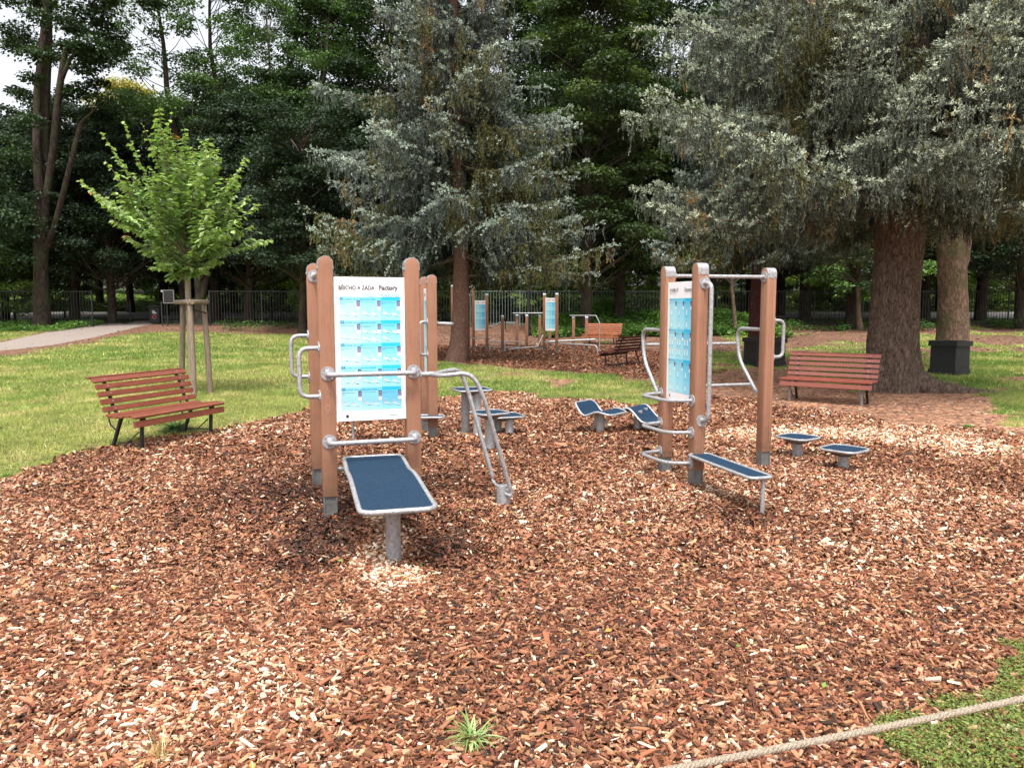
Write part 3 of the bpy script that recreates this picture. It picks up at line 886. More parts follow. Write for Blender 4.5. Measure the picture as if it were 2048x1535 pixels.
def sign_panel(parent, W, Hh, loc, rz, kind, lod=0):
    """panel in its own x-z plane facing local -y. loc: centre"""
    mb = MB(); mb.box((0, 0, 0), (W, 0.012, Hh))
    p = mb.build("sign_panel", M['panel'], parent, bevel=0.003)
    p.location = loc; p.rotation_euler = (0, 0, rz)
    X = lambda f: -W / 2 + f * W
    Z = lambda f: Hh / 2 - f * Hh
    ch = MB()
    def rect(x0, x1, y0, y1, col, d=0.0075):
        ch.cur = col
        a, b, c, e = X(x0), X(x1), Z(y0), Z(y1)
        ch.add([(a, -d, e), (b, -d, e), (b, -d, c), (a, -d, c)], [(0, 1, 2, 3)])
    cols3 = [(0.36, 0.74, 0.84), (0.25, 0.66, 0.82), (0.13, 0.55, 0.78)]
    hd3 = [(0.26, 0.64, 0.79), (0.16, 0.57, 0.77), (0.02, 0.45, 0.74)]
    cx = [0.075, 0.365, 0.655, 0.935]
    rows = [0.136, 0.297, 0.455, 0.612, 0.764, 0.925] if kind == 'back' else [0.135, 0.392, 0.645, 0.925]
    nr = len(rows) - 1
    for r_i in range(nr):
        y0, y1 = rows[r_i], rows[r_i + 1]
        for c_i in range(3):
            x0, x1 = cx[c_i], cx[c_i + 1]
            nb = 5 if lod == 0 else 2
            hdr = 0.026
            rect(x0, x1, y0, y0 + hdr, hd3[c_i])
            for k in range(nb):      # printed gradient: paler towards the bottom of each box
                t = k / (nb - 1)
                cc = tuple(a_ * (1 - 0.30 * t) + b_ * 0.30 * t for a_, b_ in zip(cols3[c_i], (0.60, 0.90, 0.93)))
                ya = y0 + hdr + (y1 - y0 - hdr) * k / nb; yb = y0 + hdr + (y1 - y0 - hdr) * (k + 1) / nb
                rect(x0, x1, ya, yb, cc)
            if kind == 'back' and r_i >= 3 and False: pass
            # duration box
            if lod < 2:
                bx = x1 - 0.052
                rect(bx, x1 - 0.003, y0 + hdr, y0 + hdr + 0.020, (0.05, 0.05, 0.12), 0.009)
                rect(bx, x1 - 0.003, y0 + hdr + 0.020, y0 + hdr + 0.040, (0.26, 0.20, 0.34), 0.009)
                rect(bx, x1 - 0.003, y0 + hdr + 0.042, y0 + hdr + 0.068, (0.78, 0.82, 0.86), 0.009)
            if lod == 0:
                # instruction lines
                for li, ln in enumerate((0.19, 0.05 if c_i != 1 else 0.13)):
                    if li and (r_i + c_i) % 2: continue
                    yy = y0 + hdr + 0.008 + li * 0.010
                    rect(x0 + 0.008, x0 + 0.008 + ln, yy, yy + 0.003, (0.12, 0.33, 0.5), 0.009)
            if lod < 2:
                nfig = 2
                if kind == 'back' and r_i == 1 and c_i > 0: nfig = 4 if c_i == 1 else 3
                for k in range(nfig if kind == 'back' else 2 + (2 if r_i == 1 else 0)):
                    if kind == 'back':
                        fx = x0 + 0.025 + (k % 2) * 0.13; fy = y0 + (y1 - y0) * (0.70 if nfig == 2 else (0.48 if k < 2 else 0.80)) + (k % 2) * 0.006
                        a, z0 = X(fx), Z(fy)
                        l_ = 0.10 * W
                        # small bench, tilted, with its dark foot shadow and a reclining pale figure
                        for dz, th, sh, c_ in ((0, 0.0055, -0.012, (0.80, 0.84, 0.86)), (-0.006, 0.003, -0.012, (0.10, 0.13, 0.15)), (0.007, 0.006, -0.004, (0.74, 0.70, 0.66))):
                            ch.cur = c_
                            k0 = 0.0 if c_[0] != 0.10 else 0.55
                            k1 = 1.0 if c_[0] != 0.74 else 0.6
                            za, zb = z0 + dz + sh * k0, z0 + dz + sh * k1
                            ch.add([(a + l_ * k0, -0.0095, za - th / 2), (a + l_ * k1, -0.0095, zb - th / 2), (a + l_ * k1, -0.0095, zb + th / 2), (a + l_ * k0, -0.0095, za + th / 2)], [(0, 1, 2, 3)])
                        rect(fx + 0.012, fx + 0.017, fy - 0.028, fy - 0.004, (0.72, 0.80, 0.84), 0.009)
                        rect(fx + 0.006, fx + 0.018, fy - 0.016, fy - 0.008, (0.50, 0.42, 0.40), 0.0095)
                    else:
                        m2 = k // 2
                        fx = x0 + 0.055 + (k % 2) * 0.10; fy = y0 + (y1 - y0) * ((0.34 if m2 == 0 else 0.66) if (r_i == 1) else (0.36 if k == 0 else 0.76))
                        if r_i != 1: fx = x0 + 0.10
                        rect(fx - 0.014, fx + 0.014, fy, fy + 0.045, (0.85, 0.87, 0.88), 0.009)
                        rect(fx - 0.030, fx + 0.030, fy + 0.004, fy + 0.010, (0.75, 0.66, 0.60), 0.0095)
                        rect(fx - 0.008, fx + 0.008, fy - 0.018, fy - 0.002, (0.55, 0.42, 0.35), 0.0095)
                        rect(fx - 0.030, fx + 0.030, fy + 0.052, fy + 0.055, (0.16, 0.30, 0.38), 0.009)
    ch.build("printed_chart", M['print'], p)
    if lod == 2:
        ch = None
    le = p; y = -0.0105
    D = (0.05, 0.045, 0.055); B_c = (0.03, 0.20, 0.42)
    if kind == 'back':
        text_geo(le, "BŘICHO A ZÁDA", 0.044, X(0.065), Z(0.086), y, bold=0.022, sx=0.80, col=D)
        text_geo(le, "fitness stanoviště", 0.020, X(0.068), Z(0.103), y, col=(0.35, 0.28, 0.28))
        for i, s_ in enumerate(("ZÁKLADNÍ", "STŘEDNÍ", "POKROČILÉ")):
            text_geo(le, s_, 0.036, X((0.072, 0.395, 0.655)[i]), Z(0.133), y, bold=0.015, sx=0.80 if i < 2 else 0.74, col=((0.38, 0.60, 0.72), (0.26, 0.54, 0.72), (0.10, 0.42, 0.68))[i])
        tt = ("LAVICE - leh na zádech, ruce na madle", "LAVICE - leh na zádech, ruce na madle", "LAVICE - leh na břiše", "LAVICE - leh na boku, ruce podél těla", "LAVICE - leh na zádech, nohy na madle")
        for i in range(5):
            zz = Z(rows[i] + 0.021)
            wn = text_geo(le, "%02d." % (i + 1), 0.030, X(0.082), zz, y, bold=0.02, col=(0.02, 0.16, 0.34))
            text_geo(le, tt[i], 0.020, X(0.082) + wn + 0.004, zz, y, sx=0.72, col=(0.03, 0.24, 0.44))
            for c_i in range(3):
                text_geo(le, "15x", 0.013, X(cx[c_i + 1] - 0.046), Z(rows[i] + 0.042), y, bold=0.01, col=(0.8, 0.8, 0.85))
        text_geo(le, "Factory", 0.052, X(0.63), Z(0.086), y, bold=0.028, sx=0.90, col=D)
        text_geo(le, "LEGENDA", 0.019, X(0.38), Z(0.950), y, col=(0.35, 0.35, 0.38))
    else:
        text_geo(le, "WARM UP", 0.048, X(0.075), Z(0.082), y, bold=0.004, sx=0.80, col=(0.12, 0.11, 0.12))
        text_geo(le, "fitness stanoviště", 0.018, X(0.078), Z(0.098), y, col=(0.35, 0.28, 0.28))
        text_geo(le, "Factory", 0.052, X(0.66), Z(0.082), y, bold=0.012, sx=0.85, col=(0.08, 0.075, 0.08))
        for i in range(nr):
            text_geo(le, "%02d." % (i + 1), 0.026, X(0.085), Z(rows[i] + 0.02), y, bold=0.02, col=(0.02, 0.16, 0.34))
            text_geo(le, "ROZCVIČKA", 0.018, X(0.15), Z(rows[i] + 0.019), y, col=(0.03, 0.24, 0.44))
    # small emblem bottom left: round dark beetle-like dot with feelers, word mark bottom right
    if lod < 2:
        em = MB(); em.cur = (0.02, 0.02, 0.02)
        cxx, czz = X(0.155), Z(0.965)
        ns_ = 14
        em.add([(cxx + 0.011 * math.cos(k * 2 * PI / ns_), y, czz + 0.011 * math.sin(k * 2 * PI / ns_)) for k in range(ns_)], [tuple(range(ns_))])
        for sg in (-1, 1):
            for k in range(3):
                bx_, bz_ = cxx + sg * 0.006 * k, czz + 0.012
                em.add([(bx_, y, bz_), (bx_ + 0.002, y, bz_), (bx_ + 0.002 + sg * 0.006, y, bz_ + 0.009), (bx_ + sg * 0.006, y, bz_ + 0.009)], [(0, 1, 2, 3)])
        em.build("emblem", M['print'], p)
        text_geo(le, "herkules", 0.017, X(0.76), Z(0.972), y, bold=0.01, col=D)
        text_geo(le, "hřiště", 0.010, X(0.045), Z(0.972), y, col=(0.3, 0.3, 0.3))
    return p

# ------------------------------------------------------------------ station 1 (abdomen and back)
S1 = thing("exercise_station", "nearest fitness station with a five-row exercise sign and long blue bench board in front", "exercise station",
           (-1.396, 5.871, float(ghz(-1.396, 5.871))), R(18.7), "outdoor fitness stations on the wood chips")
post(S1, 0, 0, axis='y'); post(S1, 0.65, 0, axis='y'); post(S1, 0, 1.07, axis='y')
sign_panel(S1, 0.535, 1.09, (0.325, -0.022, 1.275), 0, 'back')
h5 = PW / 2
for z in (1.10, 0.585):
    bar(S1, [(0.0, -h5, z), (0.0, -h5 - 0.075, z - .005), (0.65, -h5 - 0.075, z - .005), (0.65, -h5, z)], 0.0185, 0.06, [((0, -h5, z), (0, -1, 0)), ((0.65, -h5, z), (0, -1, 0))], "front_bar")
for yy, z0, z1 in ((0.0, 0.925, 1.29), (1.07, 0.985, 1.345)):
    bar(S1, [(-h5, yy, z1), (-h5 - 0.15, yy, z1), (-h5 - 0.15, yy, z0), (-h5, yy, z0)], 0.0175, 0.15, [((-h5, yy, z1), (-1, 0, 0)), ((-h5, yy, z0), (-1, 0, 0))], "side_handle")
bar(S1, [(0, 1.07 - h5, 1.86), (0, h5, 1.86)], 0.018, 0.02, [((0, 1.07 - h5, 1.86), (0, -1, 0)), ((0, h5, 1.86), (0, 1, 0))], "pull_up_bar")
def loc1(X_, Y_, Z_):
    q_ = Matrix.Rotation(-R(18.7), 3, 'Z') @ Vector((X_ + 1.396, Y_ - 5.871, Z_)); return q_
def dipw(pts): return [loc1(*p_) for p_ in pts]
# twin rails running from the right post to the ground cylinder
w0 = S1
fr = Matrix.Rotation(R(18.7), 3, 'Z') @ Vector((0.65 + h5, 0, 0)) + Vector((-1.396, 5.871, 0))
bar(S1, dipw([(fr.x, fr.y, 1.07), (fr.x + 0.12, fr.y - 0.01, 1.075)]), 0.02, 0.01, [(loc1(fr.x, fr.y, 1.07), (1, 0, 0))], "rail_mount")
near = [(fr.x + 0.10, fr.y - 0.01, 1.07), (fr.x + 0.19, fr.y - 0.12, 1.07), (XU(944, 6.02, 1.08), 6.00, 1.095), (XU(968, 6.02, .9), 6.02, 0.90), (XU(1023, 6.13, .1), 6.15, 0.11)]
farr = [(fr.x + 0.10, fr.y - 0.01, 1.07), (fr.x + 0.17, fr.y + 0.12, 1.08), (XU(920, 6.4, 1.1), 6.36, 1.095), (XU(935, 6.4, .9), 6.38, 0.93), (XU(985, 6.35, .15), 6.36, 0.20)]
bar(S1, dipw(near), 0.0175, 0.10, name="slanted_rail"); bar(S1, dipw(farr), 0.0175, 0.10, name="slanted_rail")
cx_, cy_ = -0.07, 6.22
mb = MB(); mb.cyl(loc1(cx_, cy_, -0.1), loc1(cx_, cy_, 0.155), 0.056, 22)
gp = mb.build("ground_post", M['steel_dark'], S1, smooth=True)
gp.data.materials[0] = M['steel']
bar(S1, dipw([(XU(985, 6.35, .15), 6.36, 0.17), (XU(992, 6.3, .15), 6.28, 0.145), (cx_, 6.20, 0.15), (XU(1022, 6.15, .12), 6.15, 0.115)]), 0.012, 0.03, name="rail_foot")
bar(S1, dipw([(cx_, 6.20, 0.10), (XU(1024, 6.12, .1), 6.12, 0.09)]), 0.015, 0.02, name="rail_foot")
# scratched heart and scribble on the nearest post
hp = []
for k in range(25):
    a_ = k * 2 * PI / 24
    hp.append((0.017 * math.sin(a_) ** 3 - 0.006, -h5 - 0.001, 0.84 + 0.0022 * (13 * math.cos(a_) - 5 * math.cos(2 * a_) - 2 * math.cos(3 * a_) - math.cos(4 * a_))))
mb = MB(); mb.tube(hp, 0.0012, 4); mb.build("scratched_heart", M['scratch'], S1)
mb = MB(); mb.tube([(0.0, -h5 - .001, 1.0), (-.012, -h5 - .001, .985), (.012, -h5 - .001, .965), (-.008, -h5 - .001, .955), (.01, -h5 - .001, .93), (-.012, -h5 - .001, .92)], 0.0012, 4); mb.build("scratched_scribble", M['scratch'], S1)
# bench board
A2 = Vector((-1.10, 6.05)); B2 = Vector((-0.655, 4.44)); cen = (A2 + B2) / 2; dd = (A2 - B2)
ang = math.atan2(dd.y, dd.x) - R(18.7)
lc_ = loc1(cen.x, cen.y, 0.425)
M4 = Matrix.Translation(lc_) @ Matrix.Rotation(ang, 4, 'Z')
bd = board(S1, M4, dd.length, 0.445, lambda x: 0.012 * math.cos((x - 0.2) * 3.0) - (0.03 * max(0, (0.45 - abs(x - 0.35)) / 0.45) ** 2) + 0.004, 0.075, 0.0165, "bench_board")
mb = MB(); lg = loc1(-0.742, 4.755, 0)
mb.cyl(lg + Vector((0, 0, -0.1)), lg + Vector((0, 0, 0.40)), 0.047, 24)
mb.cyl(lg + Vector((0, 0, 0.385)), lg + Vector((0, 0, 0.405)), 0.09, 24)
mb.build("bench_leg", M['steel'], S1, smooth=True)
bar(S1, [(h5, 0.0, 0.36), (0.65 - h5, 0.0, 0.36)], 0.02, 0.02, name="cross_bar")

# ------------------------------------------------------------------ station 2 (warm up)
S2P = (1.475, 7.43)
S2 = thing("exercise_station", "right-hand fitness station with three capped posts, warm up sign and narrow blue step board", "exercise station",
           (*S2P, float(ghz(*S2P))), R(15), "outdoor fitness stations on the wood chips")
DX, DY = 1.08, -0.62
post(S2, 0, 0, axis='x'); post(S2, 0, DY, axis='x'); post(S2, DX, 0, axis='x')
S2c = list(S2.children)
# caps arch seen from the side: round in the y-z plane
sign_panel(S2, 0.505, 1.09, (-0.02, DY / 2, 1.275), -PI / 2, 'warm')
bar(S2, [(h5, 0, 1.885), (DX - h5, 0, 1.885)], 0.018, 0.02, [((h5, 0, 1.885), (1, 0, 0)), ((DX - h5, 0, 1.885), (-1, 0, 0))], "pull_up_bar")
bar(S2, [(0.015, DY - h5, 1.80), (0.02, DY - h5 - 0.11, 1.79), (0.02, DY - h5 - 0.11, 0.62), (0.015, DY - h5, 0.60)], 0.0185, 0.10, [((0.015, DY - h5, 1.80), (0, -1, 0)), ((0.015, DY - h5, 0.60), (0, -1, 0))], "vertical_handle")
for z in (0.775, 0.49, 0.215):
    bar(S2, [(-h5, 0.0, z), (-h5 - 0.22, -0.02, z - 0.01), (-h5 - 0.17, DY * 0.78, z - 0.015), (-h5 - 0.0, DY, z)], 0.0165, 0.10, [((-h5, 0, z), (-1, 0, 0)), ((-h5, DY, z), (-1, 0, 0))], "rung")
bar(S2, [(DX + h5, 0, 1.46), (DX + h5 + 0.13, 0, 1.46), (DX + h5 + 0.13, 0, 1.10), (DX + h5, 0, 1.10)], 0.0175, 0.13, [((DX + h5, 0, 1.46), (1, 0, 0)), ((DX + h5, 0, 1.10), (1, 0, 0))], "side_handle")
for xx in (0.0, DX):
    bar(S2, [(xx, h5, 1.37), (xx, 0.56, 1.37), (xx, 0.50, 1.05), (xx, 0.16, 0.74), (xx, h5, 0.72)], 0.0185, 0.12, name="slanted_frame")
bar(S2, [(0, 0.55, 1.21), (DX, 0.55, 1.21)], 0.0165, 0.02, name="cross_bar")
bar(S2, [(0, 0.25, 0.805), (DX, 0.25, 0.805)], 0.0165, 0.02, name="cross_bar")
def loc2(X_, Y_, Z_): return Matrix.Rotation(-R(15), 3, 'Z') @ Vector((X_ - S2P[0], Y_ - S2P[1], Z_))
A2 = Vector((1.655, 6.80)); B2 = Vector((1.92, 5.84)); cen = (A2 + B2) / 2; dd = A2 - B2
ang = math.atan2(dd.y, dd.x) - R(15)
M4 = Matrix.Translation(loc2(cen.x - .015, cen.y, 0.30)) @ Matrix.Rotation(ang, 4, 'Z')
board(S2, M4, dd.length, 0.195, None, 0.05, 0.014, "step_board")
lg = loc2(1.925, 5.875, 0)
mb = MB(); mb.cyl(lg + Vector((0, 0, -0.1)), lg + Vector((0, 0, 0.30)), 0.0165, 16); mb.build("step_leg", M['steel'], S2, smooth=True)

# ------------------------------------------------------------------ station 3 (behind station 1)
S3P = (-1.106, 9.924)
S3 = thing("exercise_station", "two-post fitness station seen edge-on behind the nearest one, with narrow sign between its posts", "exercise station",
           (*S3P, float(ghz(*S3P))), R(14), "outdoor fitness stations on the wood chips")
post(S3, 0, 0, axis='y'); post(S3, 0, -0.625, axis='y')
sign_panel(S3, 0.51, 1.09, (-0.012, -0.3125, 1.275), -PI / 2, 'warm', 1)
bar(S3, [(-h5, -0.625, 1.42), (-h5 - 0.10, -0.66, 1.42), (-h5 - 0.10, -0.66, 1.03), (-h5, -0.625, 1.03)], 0.0175, 0.09, [((-h5, -0.625, 1.42), (-1, 0, 0)), ((-h5, -0.625, 1.03), (-1, 0, 0))], "side_handle")
for dy in (-0.10, 0.05):
    bar(S3, [(h5, -0.625, 1.40), (0.12, -0.625 + dy * .6, 1.40), (0.22, -0.625 + dy, 1.395), (0.27, -0.4 + dy, 1.39)], 0.02, 0.05, name="dip_bar")
q_ = Matrix.Rotation(-R(14), 3, 'Z') @ Vector((-1.92 - S3P[0], 9.23 - S3P[1], 0))
e_ = Vector((0.10, -0.74, 0.0)); mid = (q_ + e_) / 2; dv = e_ - q_
M4 = Matrix.Translation(Vector((mid.x, mid.y, 0.295))) @ Matrix.Rotation(math.atan2(dv.y, dv.x), 4, 'Z')
board(S3, M4, dv.length + .04, 0.19, None, 0.05, 0.014, "step_board")
mb = MB(); mb.cyl(q_ + Vector((0.02, 0, -0.1)), q_ + Vector((0.02, 0, 0.29)), 0.0165, 16); mb.build("step_leg", M['steel'], S3, smooth=True)

# ------------------------------------------------------------------ stepping platforms
def pod(label, x, y, ztop, size, rz, legs, corner=0.07, name="step_platform", leg_r=0.052):
    t = thing(name, label, "step platform", (x, y, float(ghz(x, y))), rz, "blue-topped step platforms in the wood chips")
    rim = board(t, Matrix.Translation((0, 0, ztop)), size, size, None, corner, 0.0125, "platform_top")
    mb = MB()
    a = rrect(size / 2 - 0.01, size / 2 - 0.01, corner); b = rrect(0.075, 0.075, 0.07)
    n_ = len(a)
    mb.add([(p_[0], p_[1], ztop - 0.009) for p_ in a] + [(p_[0], p_[1], ztop - 0.065) for p_ in b], [(i, (i + 1) % n_, n_ + (i + 1) % n_, n_ + i) for i in range(n_)] + [tuple(range(n_, 2 * n_))])
    mb.build("platform_underside", M['steel_dark'], rim, smooth=True)
    for lx, ly in legs:
        mb = MB(); mb.cyl((lx, ly, -0.12), (lx, ly, ztop - 0.03), leg_r, 24); mb.build("leg", M['steel'], t, smooth=True)
    return t
c18, s18 = math.cos(R(18)), math.sin(R(18))
pod("tallest blue step platform on two grey legs", -0.50, 9.60, 0.575, 0.43, R(20), [(0.04, -0.10), (-0.04, 0.14)])
pod("middle-height blue step platform on a single grey leg left of centre", -0.245, 8.50, 0.425, 0.36, R(33), [(0, 0)], 0.09)
pod("low blue step platform on two legs behind the middle-height one", -0.09, 9.75, 0.235, 0.42, R(20), [(0.02, -0.11), (-0.05, 0.13)])
pod("low blue step platform on one leg, closest to the right station's outer post", 3.04, 8.20, 0.215, 0.365, R(36), [(0, 0)], 0.10)
pod("low blue step platform on one leg, farthest right in the chips", 3.235, 7.50, 0.205, 0.375, R(40), [(0, 0)], 0.10)

def wave(label, x, y, zf, L, W, rz, legs):
    t = thing("wave_board", label, "balance board", (x, y, float(ghz(x, y))), rz, "curved blue balance boards in the wood chips")
    rim = board(t, Matrix.Identity(4), L, W, zf, 0.09, 0.0145, "board_rim")
    mb = MB()
    for lx, ly in legs:
        mb = MB(); mb.cyl((lx, ly, -0.1), (lx, ly, zf(lx) - 0.01), 0.052, 22); mb.build("leg", M['steel'], t, smooth=True)
    mb = MB(); mb.prism([(legs[0][0] - .14, legs[0][1], min(zf(legs[0][0] - .14), zf(legs[0][0])) - .09), (legs[0][0] + .14, legs[0][1], min(zf(legs[0][0] + .14), zf(legs[0][0])) - .09), (legs[0][0] + .06, legs[0][1], zf(legs[0][0]) - .17), (legs[0][0] - .06, legs[0][1], zf(legs[0][0]) - .17)], (0, 0, 0), (0, .01, 0))
    mb.build("gusset", M['steel'], t)
    return t
def pchip(xs_, zs_):
    return lambda x: float(np.interp(x, XX, np.interp(XX, XX, YY))) if False else None
def curvef(xs_, zs_):
    def f(x):
        x = min(max(x, xs_[0]), xs_[-1])
        for i in range(len(xs_) - 1):
            if x <= xs_[i + 1]:
                t = (x - xs_[i]) / (xs_[i + 1] - xs_[i]); t = t * t * (3 - 2 * t)
                return zs_[i] * (1 - t) + zs_[i + 1] * t
        return zs_[-1]
    return f
wave("curved blue balance board with raised left end, the left one of the pair", 1.12, 9.76, curvef([-0.28, -0.10, 0.10, 0.28], [0.375, 0.225, 0.285, 0.255]), 0.54, 0.46, R(-38), [(0.02, -0.04), (-0.12, 0.13)])
wave("curved blue balance board humped at its left, half hidden behind the right station's post", 1.72, 9.92, curvef([-0.30, -0.15, 0.10, 0.30], [0.225, 0.30, 0.13, 0.12]), 0.58, 0.46, R(-38), [(-0.08, -0.06), (-0.10, 0.12)])
#PART3
# ------------------------------------------------------------------ benches
def bench(label, cx, cy, rz, slat='slat', leg='iron', frontleg=None, L=1.42, sp=1.10):
    z0 = float(H(cy)) + (float(bumpz(np.array(cx), np.array(cy))) if cy < 16 else 0)
    t = thing("park_bench", label, "bench", (cx, cy, z0), rz, "slatted park benches")
    # local: x along the bench, y to the back, front feet at y=0
    seat = MB(); back = MB()
    prof_seat = [(-0.075, 0.305, 80), (-0.055, 0.385, 14), (0.035, 0.392, -2), (0.125, 0.382, -6), (0.215, 0.374, -3), (0.30, 0.385, 15)]
    for y, z, a in prof_seat:
        seat.box((0, y, z), (L, 0.072, 0.024), Matrix.Rotation(R(a), 3, 'X'))
    prof_back = [(0.365, 0.452, 68), (0.395, 0.535, 72), (0.425, 0.618, 70), (0.458, 0.70, 66), (0.505, 0.772, 48), (0.575, 0.80, 4)]
    for i, (y, z, a) in enumerate(prof_back):
        back.box((0, y, z), (L, 0.060 if i < 5 else 0.05, 0.022), Matrix.Rotation(R(a), 3, 'X'))
    so = seat.build("seat", M[slat], t, bevel=0.004); bo = back.build("backrest", M[slat], t, bevel=0.004)
    for sx in (-sp / 2, sp / 2):
        for y, z, a in prof_back[:5]:
            bt = MB(); v = Matrix.Rotation(R(a), 3, 'X') @ Vector((0, 0, 0.012)); bt.cyl((sx, y + v.y, z + v.z), (sx, y + v.y * 1.25, z + v.z * 1.25), 0.008, 8)
            bt.build("bolt", M['steel'], bo)
    for sx in (-sp / 2, sp / 2):
        fm = MB()
        pts = [(-0.06, 0.30), (-0.045, 0.365), (0.04, 0.372), (0.13, 0.362), (0.22, 0.354), (0.31, 0.368), (0.375, 0.44), (0.41, 0.53), (0.44, 0.615), (0.475, 0.70), (0.515, 0.755), (0.575, 0.782)]
        for i in range(len(pts) - 1):
            a_, b_ = pts[i], pts[i + 1]
            d_ = Vector((0, b_[0] - a_[0], b_[1] - a_[1])); c_ = Vector((sx, (a_[0] + b_[0]) / 2, (a_[1] + b_[1]) / 2))
            fm.box(c_, (0.045, d_.length + 0.008, 0.010), Matrix.Rotation(math.atan2(d_.z, d_.y), 3, 'X'))
        fm.tube([(sx, 0.40, 0.50), (sx, 0.47, 0.36), (sx, 0.44, 0.26), (sx, 0.36, 0.20)], 0.009, 6)
        fm.tube([(sx, 0.0, 0.07), (sx, 0.42, 0.06)], 0.007, 6); fm.tube([(sx, 0.20, 0.065), (sx, 0.03, 0.20)], 0.007, 6)
        fm.build("frame", M[leg], t)
        for (ya, yb, za, mt) in ((0.0, -0.02, 0.36, frontleg or leg), (0.44, 0.27, 0.36, leg)):
            mb = MB()
            d_ = Vector((0, yb - ya, za + 0.04)); c_ = Vector((sx, (ya + yb) / 2, (za - 0.04) / 2))
            mb.box(c_, (0.036, 0.030, d_.length), Matrix.Rotation(-math.atan2(d_.y, d_.z), 3, 'X'))
            mb.build("leg", M[mt], t, bevel=0.003)
    return t
bench("red-brown slatted bench on the lawn edge at left, with black legs", -3.965, 9.15, math.atan2(.94, .34), 'slat', 'iron')
bench("faded red slatted bench in front of the thick spruce trunk, with grey front legs", 5.16, 12.78, math.atan2(-.59, .807), 'slat_faded', 'iron', 'iron_grey', 1.45, 1.14)
bench("dark brown slatted bench turned away, standing behind the right station", 2.86, 21.3, math.atan2(-.80, -.60), 'slat_dark', 'iron', None, 1.6, 1.15)
gx_, gy_ = Gt(1202, 690)
bench("orange-brown slatted bench farthest away beside the green undergrowth", gx_, gy_ + .3, R(-24), 'slat_orange', 'iron', None, 1.5, 1.1)

# ------------------------------------------------------------------ planters
def planter(label, u, v, w_, h_, rz):
    x, y = Gt(u, v)
    t = thing("planter_box", label, "planter", (x, y + w_ / 2, float(H(y)) - 0.01), rz, "black planter boxes under the trees")
    mb = MB(); mb.box((0, 0, h_ / 2), (w_, w_, h_ - 0.12)); mb.build("box_body", M['planter'], t, bevel=0.004)
    mb = MB(); mb.box((0, 0, 0.07), (w_ + 0.05, w_ + 0.05, 0.14)); mb.build("plinth", M['planter'], t, bevel=0.004)
    mb = MB()
    k = w_ / 2 + 0.01
    for sx, sy, lx, ly in ((0, -k, w_ + 0.08, 0.06), (0, k, w_ + 0.08, 0.06), (-k, 0, 0.06, w_ - 0.04), (k, 0, 0.06, w_ - 0.04)):
        mb.box((sx, sy, h_ - 0.06), (lx, ly, 0.12))
    mb.build("rim", M['planter'], t, bevel=0.003)
    mb = MB(); mb.box((0, 0, h_ - 0.09), (w_ - 0.02, w_ - 0.02, 0.06)); mb.build("soil", M['ground'], t)
planter("black square planter box left of the thick spruce trunk, behind the outer post", 1537, 733, 0.80, 0.76, R(8))
planter("black square planter box with a lighter right face, in front of the pale mossy trunk", 1912, 750, 0.60, 0.80, R(32))

# ------------------------------------------------------------------ far exercise equipment
FZ = lambda y: float(H(y))
def fpost(parent, u, Y, h, base, axis='x'):
    x = XU(u, Y, 1.0)
    o = Vector(parent.location)
    post(parent, x - o.x, Y - o.y, h, axis, True, 0.105, 0.14)
    return x - o.x, Y - o.y
def ZV(v, Y): return at(1024, v, Y)[2]
def rel(parent, u, v, Y):
    p_ = at(u, v, Y); return Vector(p_) - Vector(parent.location)
Y3 = 28.3
F1 = thing("exercise_station", "far fitness station with a high pull-up bar, partly behind the middle spruce trunk", "exercise station", (XU(926, Y3), Y3, FZ(Y3)), 0, "outdoor fitness stations on the wood chips")
a1 = fpost(F1, 905, 28.6, 2.34, 0); a2 = fpost(F1, 915, 27.6, 2.04, 0); a3 = fpost(F1, 947, 28.9, 2.34, 0); a4 = fpost(F1, 974, 28.4, 2.02, 0); a5 = fpost(F1, 937, 27.8, 2.0, 0)
bar(F1, [(a1[0], a1[1], 2.27), (a3[0], a3[1], 2.27)], 0.018, .02, name="pull_up_bar")
bar(F1, [(a2[0], a2[1], 1.96), (a5[0], a5[1], 1.96), (a3[0], a3[1], 1.98)], 0.018, .02, name="pull_up_bar")
bar(F1, [(a1[0], a1[1], 1.18), (a2[0], a2[1], 1.18)], 0.016, .02, name="bar")
bar(F1, [(a3[0], a3[1] - .1, 0.40), (a4[0] + .15, a4[1] - .1, 0.42)], 0.022, .02, name="low_bar")
bar(F1, [(a4[0], a4[1], 0.85), (a4[0] + .28, a4[1], 0.85), (a4[0] + .45, a4[1], 1.0), (a4[0] + .75, a4[1], 0.98)], 0.018, .1, name="side_handle")
sign_panel(F1, 0.41, 1.09, ((a3[0] + a4[0]) / 2 + .01, a3[1] - .28, 1.235), 0.1, 'warm', 2)

F2 = thing("push_up_frame", "low white pipe hurdle frame beside the far short posts", "push-up frame", (XU(1009, 27.5), 27.5, FZ(27.5)))
for y_ in (0.0,):
    b_ = bar(F2, [(-.52, 0, -.1), (-.52, 0, 0.36), (0.0, -.1, 0.36), (0.02, -.1, -.1)], 0.017, .08, name="hoop")
    bar(F2, [(0.02, -.1, -.1), (.02, -.1, 0.36), (.50, -.2, 0.36), (.50, -.2, -.1)], 0.017, .08, name="hoop")
    bar(F2, [(-.52, 0, 0.16), (0.02, -.1, 0.15), (.50, -.2, 0.15)], 0.014, .02, name="rail")

